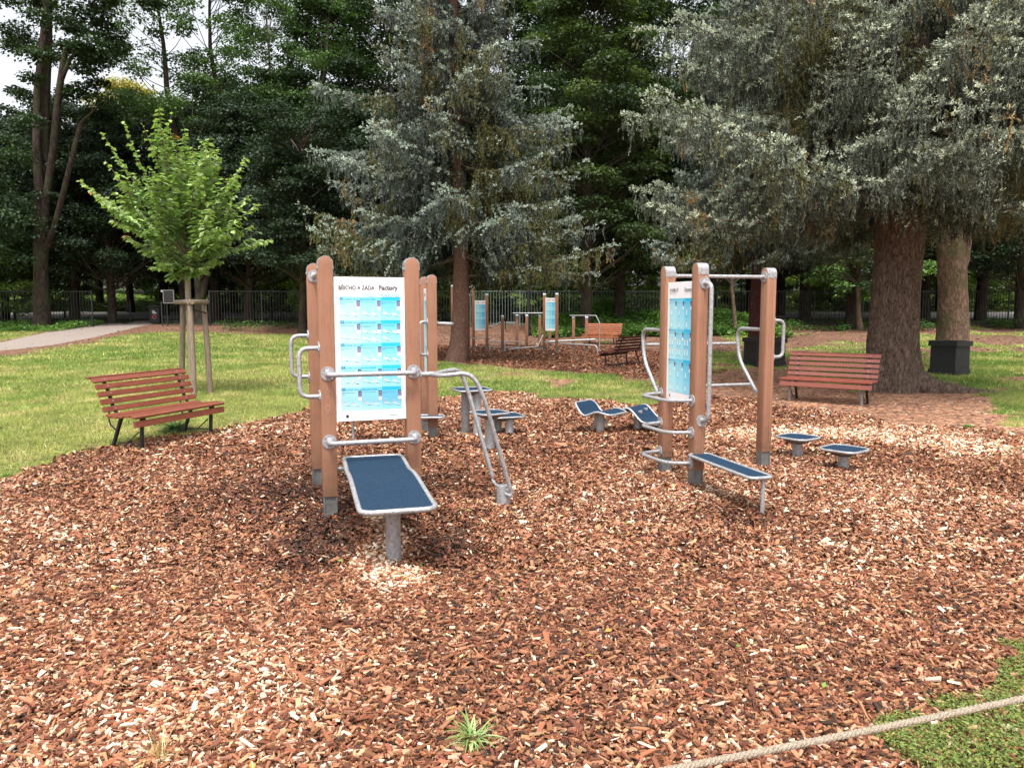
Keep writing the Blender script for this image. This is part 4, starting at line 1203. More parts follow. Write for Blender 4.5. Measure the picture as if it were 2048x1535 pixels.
Y4 = 28.0
F4 = thing("exercise_station", "far fitness station with a narrow sign between two posts and four short posts beside it", "exercise station", (XU(1090, Y4), Y4, FZ(Y4)), 0, "outdoor fitness stations on the wood chips")
s1 = fpost(F4, 1005, 26.6, 1.27, 0); s2 = fpost(F4, 1034, 29.0, 1.27, 0); s3 = fpost(F4, 1053.5, 29.4, 1.27, 0); s4 = fpost(F4, 1079.5, 28.9, 1.27, 0); s5 = fpost(F4, 1100, 29.6, 0.95, 0)
q1 = fpost(F4, 1088.5, 27.6, 2.03, 0); q2 = fpost(F4, 1113.5, 27.0, 2.03, 0)
sign_panel(F4, 0.36, 1.13, ((q1[0] + q2[0]) / 2 - .01, (q1[1] + q2[1]) / 2 - .2, 1.30), -0.2, 'warm', 2)
bar(F4, [(s2[0] - .15, s2[1] - .1, 1.32), (s4[0] + .2, s4[1] - .1, 1.33)], 0.024, .02, name="overhead_beam")
bar(F4, [(s2[0] - .45, s2[1], 0.98), (s2[0] - .05, s2[1], 0.98)], 0.016, .02, name="handle")
bar(F4, [(s1[0] + .05, s1[1], 1.18), (s1[0] + .1, s1[1], 1.15), (s1[0] + .1, s1[1], .8)], 0.014, .05, name="hanging_strap", mat='black')
o_ = Vector(F4.location)
def fx(u, Y, z): return (XU(u, Y, z) - o_.x, Y - o_.y, z)
bar(F4, [fx(1019, 26.9, .10), fx(1075, 26.9, .20), fx(1086, 27.3, .58)], 0.022, .03, name="lever_bar")
bar(F4, [fx(1090, 27.4, .33), fx(1150, 26.6, .29), fx(1190, 26.3, .27), fx(1195, 26.2, .17), fx(1195, 26.2, -.1)], 0.024, .14, name="low_bar")
Y5 = 28.0
F5 = thing("exercise_station", "far fitness station of two short posts carrying a flat beam with a hanging arm", "exercise station", (XU(1160, Y5), Y5, FZ(Y5)), 0, "outdoor fitness stations on the wood chips")
t1 = fpost(F5, 1147, 28.4, 1.22, 0); t2 = fpost(F5, 1173, 28.0, 1.22, 0)
bar(F5, [(t1[0] - .14, t1[1], 1.245), (t2[0] + .34, t2[1], 1.245), (t2[0] + .46, t2[1] - .1, 0.98)], 0.02, .02, name="top_beam")
bar(F5, [(t2[0] + .46, t2[1] - .1, 0.98), (t2[0] + .46, t2[1] - .1, -.1)], 0.018, .02, name="standing_pole")
bar(F5, [(t1[0] - .9, t1[1] - .4, 0.32), (t2[0] + .3, t2[1] - .2, 0.40)], 0.035, .02, name="low_beam")

# ------------------------------------------------------------------ fences
YF = 40.0
def fence(label, x0, x1, mat, hgt=1.78, Y=YF, bay=2.45, name="metal_fence", group="vertical bar fences along the park edge"):
    z0 = float(H(Y))
    t = thing(name, label, "fence", (x0, Y, z0), 0, group)
    nb = max(1, round((x1 - x0) / bay)); bw = (x1 - x0) / nb
    for i in range(nb + 1):
        mb = MB(); mb.box((i * bw, 0, hgt / 2 - .05), (0.06, 0.06, hgt + 0.12)); mb.box((i * bw, 0, hgt + .02), (.075, .075, .02))
        mb.build("fence_post", M[mat], t)
    for i in range(nb):
        mb = MB()
        mb.box(((i + .5) * bw, 0, hgt - 0.02), (bw - .06, 0.035, 0.035)); mb.box(((i + .5) * bw, 0, 0.12), (bw - .06, 0.03, 0.03))
        k = int(bw / 0.145)
        for j in range(1, k):
            mb.box((i * bw + bw * j / k, 0, hgt / 2 + .01), (0.020, 0.02, hgt - .04))
        mb.build("bar_panel", M[mat], t)
    return t
fence("black bar fence left of the park gate, behind the big forked trunk", XU(-500, YF), XU(92, YF), 'fence_dark')
gl = fence("open black gate leaf with vertical bars beside the big forked trunk", XU(98, YF) , XU(203, YF), 'fence_dark', 1.80, 39.2, 3.0, "gate_leaf", "gate of the park")
fence("low black bar fence between the litter bin and the guarded sapling", XU(325, YF), XU(420, YF), 'fence_dark', 1.22)
fence("black bar fence behind the left lawn, right of the sapling", XU(421, YF), XU(940, YF), 'fence_dark')
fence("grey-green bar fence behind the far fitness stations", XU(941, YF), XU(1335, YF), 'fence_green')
fence("black bar fence at the right, behind the spruce trunks and planters", XU(1336, YF), XU(2500, YF), 'fence_dark')
x, y = Gt(262, 645)
t = thing("bollard", "slim black post standing in the gateway on the gravel path", "post", (x, y, FZ(y)))
mb = MB(); mb.tube([(0, 0, -.1), (0, 0, 1.15)], [.05, .045], 10); mb.cyl((0, 0, 1.15), (0, 0, 1.17), .055, 10); mb.build("shaft", M['iron'], t)
ch_ = MB(); xa = x; xb = XU(205, y)
pts = [(0, 0, .95)] + [((xb - x) * s, 0, 0.95 - 0.12 * math.sin(PI * s)) for s in np.linspace(0.05, 1, 14)]
ch_.tube(pts, 0.012, 6)
tag(ch_.build("chain", M['iron_grey'], None, loc=(x, y, FZ(y))), "thin grey chain hanging across the gateway from the slim black post", "chain")

# litter bin
x, y = Gt(312, 647)
t = thing("litter_bin", "black wheeled litter bin with white and red stickers at the gateway", "bin", (x, y, FZ(y)), R(10))
mb = MB(); mb.box((0, 0, .44), (.48, .46, .84), None, 1.12); mb.build("bin_body", M['bin'], t, bevel=.02)
mb = MB(); mb.box((0, -.02, .91), (.60, .58, .07)); mb.box((0, .0, .955), (.5, .5, .04)); mb.build("lid", M['bin'], t, bevel=.02)
mb = MB(); mb.box((-.02, -.268, .62), (.16, .006, .03)); mb.box((.02, -.268, .56), (.20, .006, .03)); mb.box((-.05, -.268, .69), (.12, .006, .02)); mb.build("sticker", M['white'], t)
M['red'] = simple("red_sticker", (.45, .10, .08), .5)
mb = MB(); mb.tube([(.09 * math.cos(k * PI / 8), -.266, .36 + .09 * math.sin(k * PI / 8)) for k in range(16)], .018, 6, closed=True); mb.build("round_sticker", M['red'], t)

# notice board on the fence
x = XU(340, 39.7); z = ZV(593, 39.7)
t = thing("notice_board", "small dark notice board in a pale grey frame above the low fence", "sign", (x, 39.7, z))
mb = MB(); mb.box((0, 0, 0), (.48, .03, .60)); mb.build("board", M['bin'], t)
mb = MB()
for c_, s_ in (((0, -.01, .32), (.56, .05, .04)), ((0, -.01, -.32), (.56, .05, .04)), ((-.26, -.01, 0), (.04, .05, .60)), ((.26, -.01, 0), (.04, .05, .60))): mb.box(c_, s_)
mb.build("frame", M['iron_grey'], t)
mb = MB(); mb.box((-.14, 0.06, -.75), (.04, .04, 2.1)); mb.build("support_post", M['iron'], t)
mb = MB(); mb.box((-.33, -.01, .28), (.1, .03, .1)); mb.build("tag_plate", M['steel'], t)

# dark pole
x, y = Gt(1057, 671)
t = thing("lamp_post", "slim dark metal lamp post rising in front of the grey-green fence", "lamp post", (x, y, FZ(y)))
mb = MB(); mb.tube([(0, 0, -.1), (0, 0, .5), (0, 0, 5.4)], [.09, .075, .05], 12); mb.cyl((0, 0, 0), (0, 0, .4), .11, 12); mb.build("pole", M['iron'], t, smooth=True)
mb = MB(); mb.tube([(0, 0, 5.4), (0, 0, 5.5), (0, 0, 5.8), (0, 0, 5.9)], [.06, .16, .22, .04], 14); mb.build("lamp_head", M['iron'], t, smooth=True)
#PART4
# ------------------------------------------------------------------ trees: helpers
def trunk_np(name, pts, rad, mat, parent, seg=28, rings=60, ridge=0.05, lobes=0.0, seed=0, flare_h=0.8, extra=None):
    pts = np.array(pts, float); rad = np.array(rad, float)
    s = np.concatenate([[0], np.cumsum(np.linalg.norm(np.diff(pts, axis=0), axis=1))])
    t = s[-1] * np.linspace(0, 1, rings) ** 1.25
    P = np.stack([np.interp(t, s, pts[:, i]) for i in range(3)], -1)
    r = np.interp(t, s, rad)
    th = np.linspace(0, 2 * PI, seg, endpoint=False)
    TH, TT = np.meshgrid(th, t)
    rr = r[:, None] * (1 + ridge * (fbm(np.cos(TH) * 3 + 9, np.sin(TH) * 3 + TT * 1.3, seed) - 0.5) * 2
                       + ridge * 0.8 * (vnoise(TH * seg / 6.28, TT * 5, seed + 3) - 0.5))
    fl = np.exp(-TT / flare_h)
    rr = rr + r[:, None] * lobes * fl * (0.55 + 0.45 * np.cos(TH * 5 + seed) + 0.35 * np.cos(TH * 3 + 1.3 * seed) + (extra(TH) if extra else 0))
    v = np.stack([P[:, None, 0] + rr * np.cos(TH), P[:, None, 1] + rr * np.sin(TH), P[:, None, 2] + 0 * TH], -1)
    ii = np.arange(rings * seg).reshape(rings, seg); jj = np.roll(ii, -1, 1)
    q = np.stack([ii[:-1], jj[:-1], jj[1:], ii[1:]], -1).reshape(-1, 4)
    return npmesh(name, v.reshape(-1, 3), q, None, mat, parent, smooth=True)

def limb_tube(paths, seg=6):
    """paths: list of (pts(K,3), r0, r1) -> verts, quads"""
    vs, qs = [], []; o = 0
    for pts, r0, r1 in paths:
        pts = np.array(pts, float); k = len(pts)
        t = norm(np.gradient(pts, axis=0)); up = np.array([0.3, 0.2, 1.0]); a = norm(np.cross(t, up)); b = np.cross(a, t)
        r = np.linspace(r0, r1, k)[:, None, None]
        th = np.linspace(0, 2 * PI, seg, endpoint=False)[None, :, None]
        v = pts[:, None] + (a[:, None] * np.cos(th) + b[:, None] * np.sin(th)) * r
        ii = np.arange(k * seg).reshape(k, seg) + o; jj = np.roll(ii, -1, 1)
        vs.append(v.reshape(-1, 3)); qs.append(np.stack([ii[:-1], jj[:-1], jj[1:], ii[1:]], -1).reshape(-1, 4)); o += k * seg
    return np.concatenate(vs), np.concatenate(qs)

def spruce_crown(parent, zb, zt, Rf, nbr, step=0.085, ljit=(0.7, 1.12), seed=1, blade=(0.045, 0.017), nb=7, limbmat='bark_spruce', bare=0.22, inner=(0.050, 0.072, 0.048), tip=(0.25, 0.315, 0.285), brown=0.02, whorl=0.62, zmin=2.3, extra=(), front=0):
    rg = np.random.default_rng(seed)
    Ps, Ds, Ts, Ks = [], [], [], []; limbs = []
    for i in range(nbr + len(extra)):
        f = (i + rg.random()) / nbr if i < nbr else rg.random() * .3
        z0 = zb + (zt - zb) * f ** 1.12
        z0 = round(z0 / whorl) * whorl + rg.normal(0, 0.05)
        L = Rf(z0) * rg.uniform(*ljit)
        az = i * 2.399963 + rg.uniform(-0.35, 0.35)
        if i >= nbr: z0, az, L = extra[i - nbr]
        elif front and z0 < front and math.cos(az + PI / 2) > 0.55: continue
        if L < 0.3: continue
        K = 14; s = np.linspace(0, 1, K)
        droop = rg.uniform(0.42, 0.62) * (1 - 0.35 * f)
        zz = z0 + L * (-droop * s + (droop - rg.uniform(0.0, 0.14)) * s ** 2.2)
        mn = zz.min()
        if mn < zmin + .12: zz = z0 + (zz - z0) * max(0.0, (z0 - zmin - .12) / max(z0 - mn, .01)) if z0 > zmin + .15 else zz * 0 + zmin + .15 + 0.1 * s
        aa = az + rg.uniform(-0.25, 0.25) * s ** 2
        path = np.stack([np.cos(aa) * L * s, np.sin(aa) * L * s, zz], -1)
        limbs.append((path, 0.010 + 0.0075 * L, 0.004))
        tang = norm(np.gradient(path, axis=0))
        # side branchlets
        ns = int(L / 0.235) * 2
        sj = np.sort(rg.uniform(bare, 1.0, ns))
        for j, sv in enumerate(sj):
            p = np.array([np.interp(sv, s, path[:, k]) for k in range(3)]); tg = np.array([np.interp(sv, s, tang[:, k]) for k in range(3)])
            side = np.cross(tg, [0, 0, 1.0]); side /= np.linalg.norm(side) + 1e-9
            sg = 1 if j % 2 else -1
            l = (0.36 * L * (1 - sv) + 0.28) * rg.uniform(0.5, 1.2); tb = rg.normal(0, .17)
            l = min(l, 1.5)
            dr = norm((tg * 0.75 + side * sg * 0.85)[None])[0]
            m_ = max(3, int(l / step * 1.55))
            tt = (np.arange(m_) + rg.random(m_)) / m_
            sag = rg.uniform(0.15, 0.55)
            pp = p + dr * (l * tt)[:, None]; pp[:, 2] -= sag * l * tt ** 1.6
            Ps.append(pp)
            # pale new growth, lightened on top as if lit; tassels below darkened like shade
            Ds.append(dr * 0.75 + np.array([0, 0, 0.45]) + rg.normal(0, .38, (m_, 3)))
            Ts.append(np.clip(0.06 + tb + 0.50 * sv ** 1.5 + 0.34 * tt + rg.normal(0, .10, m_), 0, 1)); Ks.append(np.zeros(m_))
            hm = max(1, int(m_ * 0.6)); nsp_ = max(1, int(l / 0.16)); hi = rg.choice(rg.integers(0, m_, nsp_), hm)
            for kk in range(5):
                keep = hi[rg.random(len(hi)) < (1.0, .85, .65, .45, .3)[kk]]
                hi = keep
                if not len(keep): break
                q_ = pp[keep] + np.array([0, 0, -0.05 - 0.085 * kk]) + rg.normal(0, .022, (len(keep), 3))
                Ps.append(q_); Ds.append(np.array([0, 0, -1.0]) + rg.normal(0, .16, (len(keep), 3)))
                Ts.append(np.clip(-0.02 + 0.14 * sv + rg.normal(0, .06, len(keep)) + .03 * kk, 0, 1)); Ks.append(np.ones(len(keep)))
        # leader sprays
        m_ = max(3, int(L * (1 - bare) / 0.06)); sv = rg.uniform(bare, 1.02, m_)
        pp = np.stack([np.interp(sv, s, path[:, k]) for k in range(3)], -1)
        tg = np.stack([np.interp(sv, s, tang[:, k]) for k in range(3)], -1)
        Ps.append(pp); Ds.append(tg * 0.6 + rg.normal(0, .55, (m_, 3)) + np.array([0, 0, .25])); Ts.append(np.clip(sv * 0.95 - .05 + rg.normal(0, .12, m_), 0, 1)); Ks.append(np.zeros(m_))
    P = np.concatenate(Ps); D = norm(np.concatenate(Ds)); T = np.concatenate(Ts); Kd = np.concatenate(Ks)
    kz = P[:, 2] > zmin + rg.normal(0, .12, len(P)) + 0.35 * (fbm(P[:, 0] * 1.5, P[:, 1] * 1.5, seed) - .5)
    P = P[kz]; D = D[kz]; T = T[kz]; Kd = Kd[kz]
    n = len(P)
    ln = np.where(Kd > .5, rg.uniform(0.09, 0.14, n), rg.uniform(0.05, 0.10, n))
    A = norm(np.cross(D, rg.normal(size=(n, 3)))); B = np.cross(D, A)
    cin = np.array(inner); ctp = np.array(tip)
    base = cin * (1 - T[:, None]) + ctp * T[:, None]  # inner colour holds the crown's shade, tip colour new growth and top light
    # olive-yellow twig patches and a few brown dead ones, in clumps
    olive = fbm(P[:, 0] * 0.9 + seed, P[:, 1] * 0.9 + P[:, 2] * 0.8, seed + 5)
    base = np.where((olive > 0.60)[:, None] & (T < 0.7)[:, None], np.array([0.10, 0.10, 0.035]) * (0.7 + 0.6 * rg.random((n, 1))), base)
    br = fbm(P[:, 0] * 1.3 + 7 + seed, P[:, 1] * 1.3 - P[:, 2] * 1.1, seed + 9)
    base = np.where((br > (0.76 - brown))[:, None], np.array([0.26, 0.18, 0.085]) * (0.6 + 0.7 * rg.random((n, 1))), base)
    base = base * rg.uniform(0.60, 1.40, (n, 1))
    vs, cs = [], []
    for k in range(nb):
        ph = rg.uniform(0, 2 * PI, n); ax = (k + 0.3) / nb
        rad = A * np.cos(ph)[:, None] + B * np.sin(ph)[:, None]
        c0 = P + D * (ln * ax)[:, None]
        dd = norm(D * np.where(Kd > .5, 1.0, .55)[:, None] + rad * np.where(Kd > .5, .55, .95)[:, None] * (1.0 if k < nb - 1 else 0.15))
        nr = norm(np.cross(dd, rg.normal(size=(n, 3))))
        L_ = blade[0] * rg.uniform(0.7, 1.3, n); W_ = blade[1] * rg.uniform(0.8, 1.3, n)
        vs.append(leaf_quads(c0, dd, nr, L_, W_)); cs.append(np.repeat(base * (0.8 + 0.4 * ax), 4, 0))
    V = np.concatenate(vs); Cc = np.concatenate(cs)
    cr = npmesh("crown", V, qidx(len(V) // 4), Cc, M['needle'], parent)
    lv, lq = limb_tube(limbs)
    lb = npmesh("branches", lv, lq, None, M[limbmat], parent, smooth=True)
    return cr, lb, n

# ------------------------------------------------------------------ spruces
sx_, sy_ = -1.52, 22.6
SPR = thing("blue_spruce", "middle blue-grey spruce with reddish trunk standing behind the left stations", "spruce tree", (sx_, sy_, 0))
cut = dict()
trunk_np("trunk", [(-.10, 0, -.15), (0.0, 0, .5), (.06, 0, 1.6), (.06, 0, 3.2), (-.02, 0, 6), (-.10, 0, 10), (0, 0, 17)], [.33, .27, .235, .21, .17, .12, .03], M['bark_spruce'], SPR, 30, 90, 0.10, 0.22, 4, .35)
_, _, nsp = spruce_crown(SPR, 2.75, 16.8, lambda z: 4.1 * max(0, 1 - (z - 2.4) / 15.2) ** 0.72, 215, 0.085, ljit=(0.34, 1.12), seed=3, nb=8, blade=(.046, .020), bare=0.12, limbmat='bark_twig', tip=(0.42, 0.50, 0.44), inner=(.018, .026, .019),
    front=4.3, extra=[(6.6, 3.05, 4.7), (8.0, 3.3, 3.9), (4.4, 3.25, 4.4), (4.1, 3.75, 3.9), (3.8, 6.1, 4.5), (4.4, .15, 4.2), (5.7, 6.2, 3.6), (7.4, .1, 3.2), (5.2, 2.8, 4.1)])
print("sprays centre", nsp)

BX, BY = 7.21, 14.75
BIG = thing("blue_spruce", "thick-trunked blue-grey spruce behind the right-hand bench, its crown filling the upper right", "spruce tree", (BX, BY, 0))
trunk_np("trunk", [(0.05, 0, -.25), (0.02, 0, .25), (-.02, 0, .9), (0, 0, 2.0), (.03, 0, 3.2), (0, 0, 6), (0, 0, 10), (0, 0, 19)], [.48, .465, .435, .42, .405, .34, .25, .03], M['bark_big'], BIG, 72, 150, 0.085, 0.42, 2, .36,
         extra=lambda th: 0.75 * np.exp(-((((th - 6.05 + PI) % (2 * PI)) - PI) / 0.38) ** 2) + 0.3 * np.exp(-((((th - 3.6 + PI) % (2 * PI)) - PI) / 0.4) ** 2))
rt = MB(); rt.tube([(.25, -.15, .22), (.55, -.24, .10), (.85, -.30, .04), (1.25, -.36, 0.0), (1.7, -.42, -.03), (2.2, -.4, -.12)], [.30, .22, .16, .11, .08, .03], 14)
rt.build("surface_root", M['bark_big'], BIG, smooth=True)
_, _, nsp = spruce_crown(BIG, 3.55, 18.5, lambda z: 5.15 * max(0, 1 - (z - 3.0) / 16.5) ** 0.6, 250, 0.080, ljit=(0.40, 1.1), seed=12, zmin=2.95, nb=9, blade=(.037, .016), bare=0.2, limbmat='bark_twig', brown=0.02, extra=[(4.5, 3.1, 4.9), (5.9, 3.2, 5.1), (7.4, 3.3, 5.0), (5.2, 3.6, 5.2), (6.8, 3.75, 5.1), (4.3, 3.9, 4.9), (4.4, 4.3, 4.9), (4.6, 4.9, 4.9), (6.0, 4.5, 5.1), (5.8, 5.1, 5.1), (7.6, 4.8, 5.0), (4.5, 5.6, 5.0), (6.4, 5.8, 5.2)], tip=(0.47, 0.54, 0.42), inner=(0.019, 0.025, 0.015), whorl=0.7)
print("sprays big", nsp)

R2 = thing("blue_spruce", "blue-grey spruce with dark red trunk seen between the right station's posts", "spruce tree", (XU(1516, 22.6), 22.6, 0))
trunk_np("trunk", [(0, 0, -.15), (0, 0, .5), (.0, 0, 2), (.03, 0, 4), (0, 0, 8), (0, 0, 16)], [.34, .29, .255, .22, .17, .03], M['bark_red'], R2, 28, 80, 0.07, 0.12, 6, .5)
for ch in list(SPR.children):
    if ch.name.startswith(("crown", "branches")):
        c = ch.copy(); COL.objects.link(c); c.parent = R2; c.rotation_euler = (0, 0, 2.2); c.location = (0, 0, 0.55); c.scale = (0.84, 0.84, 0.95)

# ------------------------------------------------------------------ broadleaf trees
def leaf_clumps(rg, C, Rr, per, leaf, flat=0.5, dens_top=0.7, spread=0.45):
    """C (N,3) centres, Rr (N,) radii"""
    N = len(C); n = N * per
    c = np.repeat(C, per, 0); r = np.repeat(Rr, per)
    d = norm(rg.normal(size=(n, 3))); d[:, 2] = np.where(rg.random(n) < dens_top, np.abs(d[:, 2]), d[:, 2])
    rad = r * rg.uniform(0.25, 1.0, n) ** 0.55
    off = d * rad[:, None] * np.array([1, 1, flat])
    # break clumps into layered sprigs
    off += rg.normal(0, 0.06, (n, 3)) * r[:, None]
    p = c + off
    dr = norm(np.stack([d[:, 0], d[:, 1], np.full(n, -0.35)], -1) + rg.normal(0, .5, (n, 3)))
    nr = norm(np.stack([rg.normal(0, spread, n), rg.normal(0, spread, n), np.ones(n)], -1) + d * 0.45)
    L = leaf * rg.uniform(0.65, 1.35, n); W = L * rg.uniform(0.6, 0.9, n)
    return leaf_quads(p, dr, nr, L, W), n, np.repeat(np.arange(N), per), d

def broad(name, label, loc, seed, Hh, Rr, zc, ncl, per, leaf, colA, colB, cr=(0.8, 1.5), tr=0.25, bark='bark_grey', shape=0.5, group=None, flat=0.5, hollow=0.45, cat="tree", wander=0.4, fork=True, crowns=None, lean=(0, 0)):
    rg = np.random.default_rng(seed)
    t = thing(name, label, cat, loc, 0, group)
    K = 9; zz = np.linspace(-0.2, Hh * 0.9, K)
    wx = np.cumsum(rg.normal(0, wander / 3, K)) * (zz / Hh) + lean[0] * zz; wy = np.cumsum(rg.normal(0, wander / 3, K)) * (zz / Hh) + lean[1] * zz
    path = np.stack([wx, wy, zz], -1); rad = tr * (1 - 0.93 * np.linspace(0, 1, K) ** 1.1)
    trunk_np("trunk", path, rad, M[bark], t, 16, 36, 0.08, 0.25, seed, .5)
    if crowns is None:
        f = rg.random(ncl) ** 0.9
        z = zc + (Hh - zc) * f
        prof = np.clip(np.sin(PI * np.clip(0.12 + 0.86 * (f ** (shape * 1.6)), 0, 1)), 0, 1) ** 0.6
        az = rg.uniform(0, 2 * PI, ncl); r = Rr * prof * (hollow + (1 - hollow) * rg.random(ncl)) * rg.uniform(0.8, 1.1, ncl)
        bx = np.interp(z, zz, wx); by = np.interp(z, zz, wy)
        C = np.stack([bx + np.cos(az) * r, by + np.sin(az) * r, z], -1)
        Rc = rg.uniform(*cr, ncl)
    else:
        C, Rc = crowns
        ncl = len(C)
    V, n, ci, d = leaf_clumps(rg, C, Rc, per, leaf, flat)
    colA = np.array(colA); colB = np.array(colB)
    tcl = rg.random(ncl)[ci][:, None]
    col = colA * (1 - tcl) + colB * tcl
    col = col * rg.uniform(0.7, 1.3, (n, 1))
    crn = npmesh("crown", V, qidx(n), np.repeat(col, 4, 0), M['leaf'], t)
    limbs = []
    for i in range(ncl):
        c = C[i]; za = max(min(c[2] - 0.45 * math.hypot(c[0], c[1]) - rg.uniform(.2, 1.0), Hh * .82), min(zc * 0.8, c[2] - .2), 0.5)
        a = np.array([np.interp(za, zz, wx), np.interp(za, zz, wy), za])
        s = np.linspace(0, 1, 5)[:, None]
        mid = (a + c) / 2 + rg.normal(0, .15, 3) + np.array([0, 0, -.1])
        pth = a * (1 - s) ** 2 + 2 * mid * s * (1 - s) + c * s ** 2
        limbs.append((pth, max(0.015, tr * 0.13 * (1 - 0.6 * za / Hh)), 0.012))
    lv, lq = limb_tube(limbs, 5)
    npmesh("branches", lv, lq, None, M["bark_twig"], t, smooth=True)["kind"] = "stuff"
    return t

def place(u, Y, zoff=0.0): return (XU(u, Y, 1.0), Y, float(H(Y)) + zoff)

DG = (0.017, 0.034, 0.013); MG = (0.042, 0.080, 0.024); LG = (0.12, 0.22, 0.05); YG = (0.24, 0.31, 0.07); GG = (0.032, 0.052, 0.032)
P0 = {}
P0['A'] = broad("broadleaf_tree", "tall dark broadleaf tree rising behind the fence left of the nearest station", place(655, 49), 101, 20, 4.6, 2.8, 150, 330, 0.17, DG, MG, (0.7, 1.5), 0.32)
P0['B'] = broad("broadleaf_tree", "broad low-branched dark tree behind the fence, left of the nearest station", place(498, 42.5), 102, 11.5, 4.4, 2.4, 110, 380, 0.16, DG, GG, (0.7, 1.4), 0.27)
P0['C'] = broad("broadleaf_tree", "tall thin-crowned tree against the sky above the young guarded tree", place(372, 44), 103, 22, 3.6, 8.5, 80, 260, 0.15, (0.05, 0.095, 0.03), (0.095, 0.165, 0.05), (0.6, 1.2), 0.33, wander=1.2)
P0['D'] = broad("broadleaf_tree", "dark layered tree with yellowish tips between the two blue spruces", place(1172, 35), 104, 17, 3.4, 2.2, 170, 330, 0.14, (0.016, 0.034, 0.013), (0.075, 0.110, 0.030), (0.6, 1.2), 0.26, flat=0.35, bark='bark_grey')
P0['E'] = broad("shrub", "light green shrub behind the grey-green fence, right of the lamp post", place(1085, 43.2), 105, 4.6, 2.0, 0.5, 60, 260, 0.13, LG, YG, (0.5, 0.9), 0.07, cat="shrub", wander=.3)
P0['F'] = broad("broadleaf_tree", "yellow-tinged tree top showing above the young guarded tree's left side", place(262, 54), 106, 15.0, 3.6, 4.0, 90, 260, 0.18, (0.24, 0.24, 0.05), (0.42, 0.34, 0.08), (0.8, 1.4), 0.25)

def inst(proto, u, Y, sc=1.0, rz=0.0, label=None, group=None, sz=None):
    c = copy_tree(P0[proto]); c.location = place(u, Y); c.rotation_euler = (0, 0, rz)
    c.scale = (sc, sc, sz or sc)
    if label: c['label'] = label
    if group: c['group'] = group
    elif 'group' in c.keys(): del c['group']
    return c
WG = "trees of the wood behind the fence"
WL = "dark broadleaf tree in the dense wood behind the park fence"
uniq = [
 ('C', 432, 45, 1.0, 2.0, "tall sparse tree with bare upper trunk above the young guarded tree's right side"),
 ('C', 655, 46, 1.0, 4.1, "tall slender tree whose pale trunk shows left of the middle spruce"),
 ('B', 690, 39.0, 0.95, 1.1, "low dark tree just in front of the fence behind the nearest station's sign"),
 ('D', 1240, 38.5, 1.05, 1.7, "dark layered tree left of the big right-hand spruce's crown"),
 ('A', 1702, 38.2, 0.85, 3.1, "dark tree with black trunk in front of the fence, left of the thick spruce trunk"),
 ('A', 1850, 42.5, 0.8, 5.0, "dark tree seen between the thick spruce trunk and the pale mossy trunk"),
 ('B', 2040, 38.5, 0.9, 2.6, "dark-trunked tree at the right picture edge in front of the fence"),
 ('B', 225, 42.0, 0.9, 4.4, "dark tree standing just behind the gateway on the left"),
 ('B', 150, 45.0, 1.05, 0.4, "dark tree behind the open gate leaf, right of the forked trunk"),
 ('C', 720, 50, 0.9, 5.2, "bright-leaved slender tree directly left of the middle spruce's top"),
]
for p_, u_, Y_, s_, r_, l_ in uniq: inst(p_, u_, Y_, s_, r_, l_)
rw = random.Random(5)
for p_, u_, Y_, s_, l_ in [('B', -120, 44, 1.1, "dark leafy crown at the very left picture edge"), ('B', 10, 46, 0.98, "dark rounded tree directly left of the big forked tree"),
        ('C', 560, 56, 1.05, "tall airy tree far behind the slim straight trunk"), ('A', 790, 46, 1.0, "tall dark tree mostly hidden behind the middle spruce's left half"),
        ('A', 880, 52, 1.0, "tall tree showing only through gaps in the middle spruce's crown"), ('A', 1010, 45, .95, "tall dark tree behind the middle spruce's right half"),
        ('A', 1100, 50, 0.98, "tall dark tree rising behind the lamp post"), ('A', 1330, 44, 1.0, "tall dark tree against the left edge of the thick-trunked spruce's crown"),
        ('B', 1420, 43, 1.0, "low broad tree behind the fence, above the warm up sign"), ('A', 1500, 47, 1.0, "tall tree behind the dark red spruce trunk"),
        ('A', 1610, 43, 1.0, "tall dark tree behind the fence above the faded red bench"), ('A', 1760, 48, 1.0, "tall dark tree straight behind the thick spruce trunk"),
        ('A', 1960, 45, 1.0, "tall dark tree behind the fence, just right of the pale mossy trunk"), ('A', 2110, 44, 1.0, "tall dark tree beyond the fence at the right picture edge"),
        ('B', 930, 44, 1.1, "low broad tree behind the fence beside the middle spruce's trunk"), ('B', 1560, 50, 1.2, "low broad tree beyond the fence, behind the right station's outer post"),
        ('B', 1230, 46, 1.2, "low broad tree behind the fence above the orange-brown far bench"), ('B', 330, 50, 1.12, "low broad tree beyond the notice board"),
        ('B', 470, 54, 1.3, "broad dark tree beyond the road, just right of the young guarded tree"), ('B', 90, 56, 1.15, "dark tree beyond the road straight behind the big forked tree")]:
    inst(p_, u_, Y_, s_, rw.uniform(0, 6.28), l_, WG)
for p_, u_, Y_, s_ in [('B', 200, 58, 1.1), ('B', 400, 58, 1.25), ('B', 1300, 58, 1.4), ('B', 1880, 56, 1.3), ('B', 780, 58, 1.3), ('B', 1000, 58, 1.3), ('B', 1700, 58, 1.3), ('B', -40, 58, 1.0), ('B', 570, 60, 1.4), ('A', 2050, 58, 1.0), ('A', 1450, 60, 1.0)]:
    inst(p_, u_, Y_, s_, rw.uniform(0, 6.28), "dark tree standing deep in the wood beyond the road", "deep trees of the wood")
SG = "shrubs just behind the park fence"
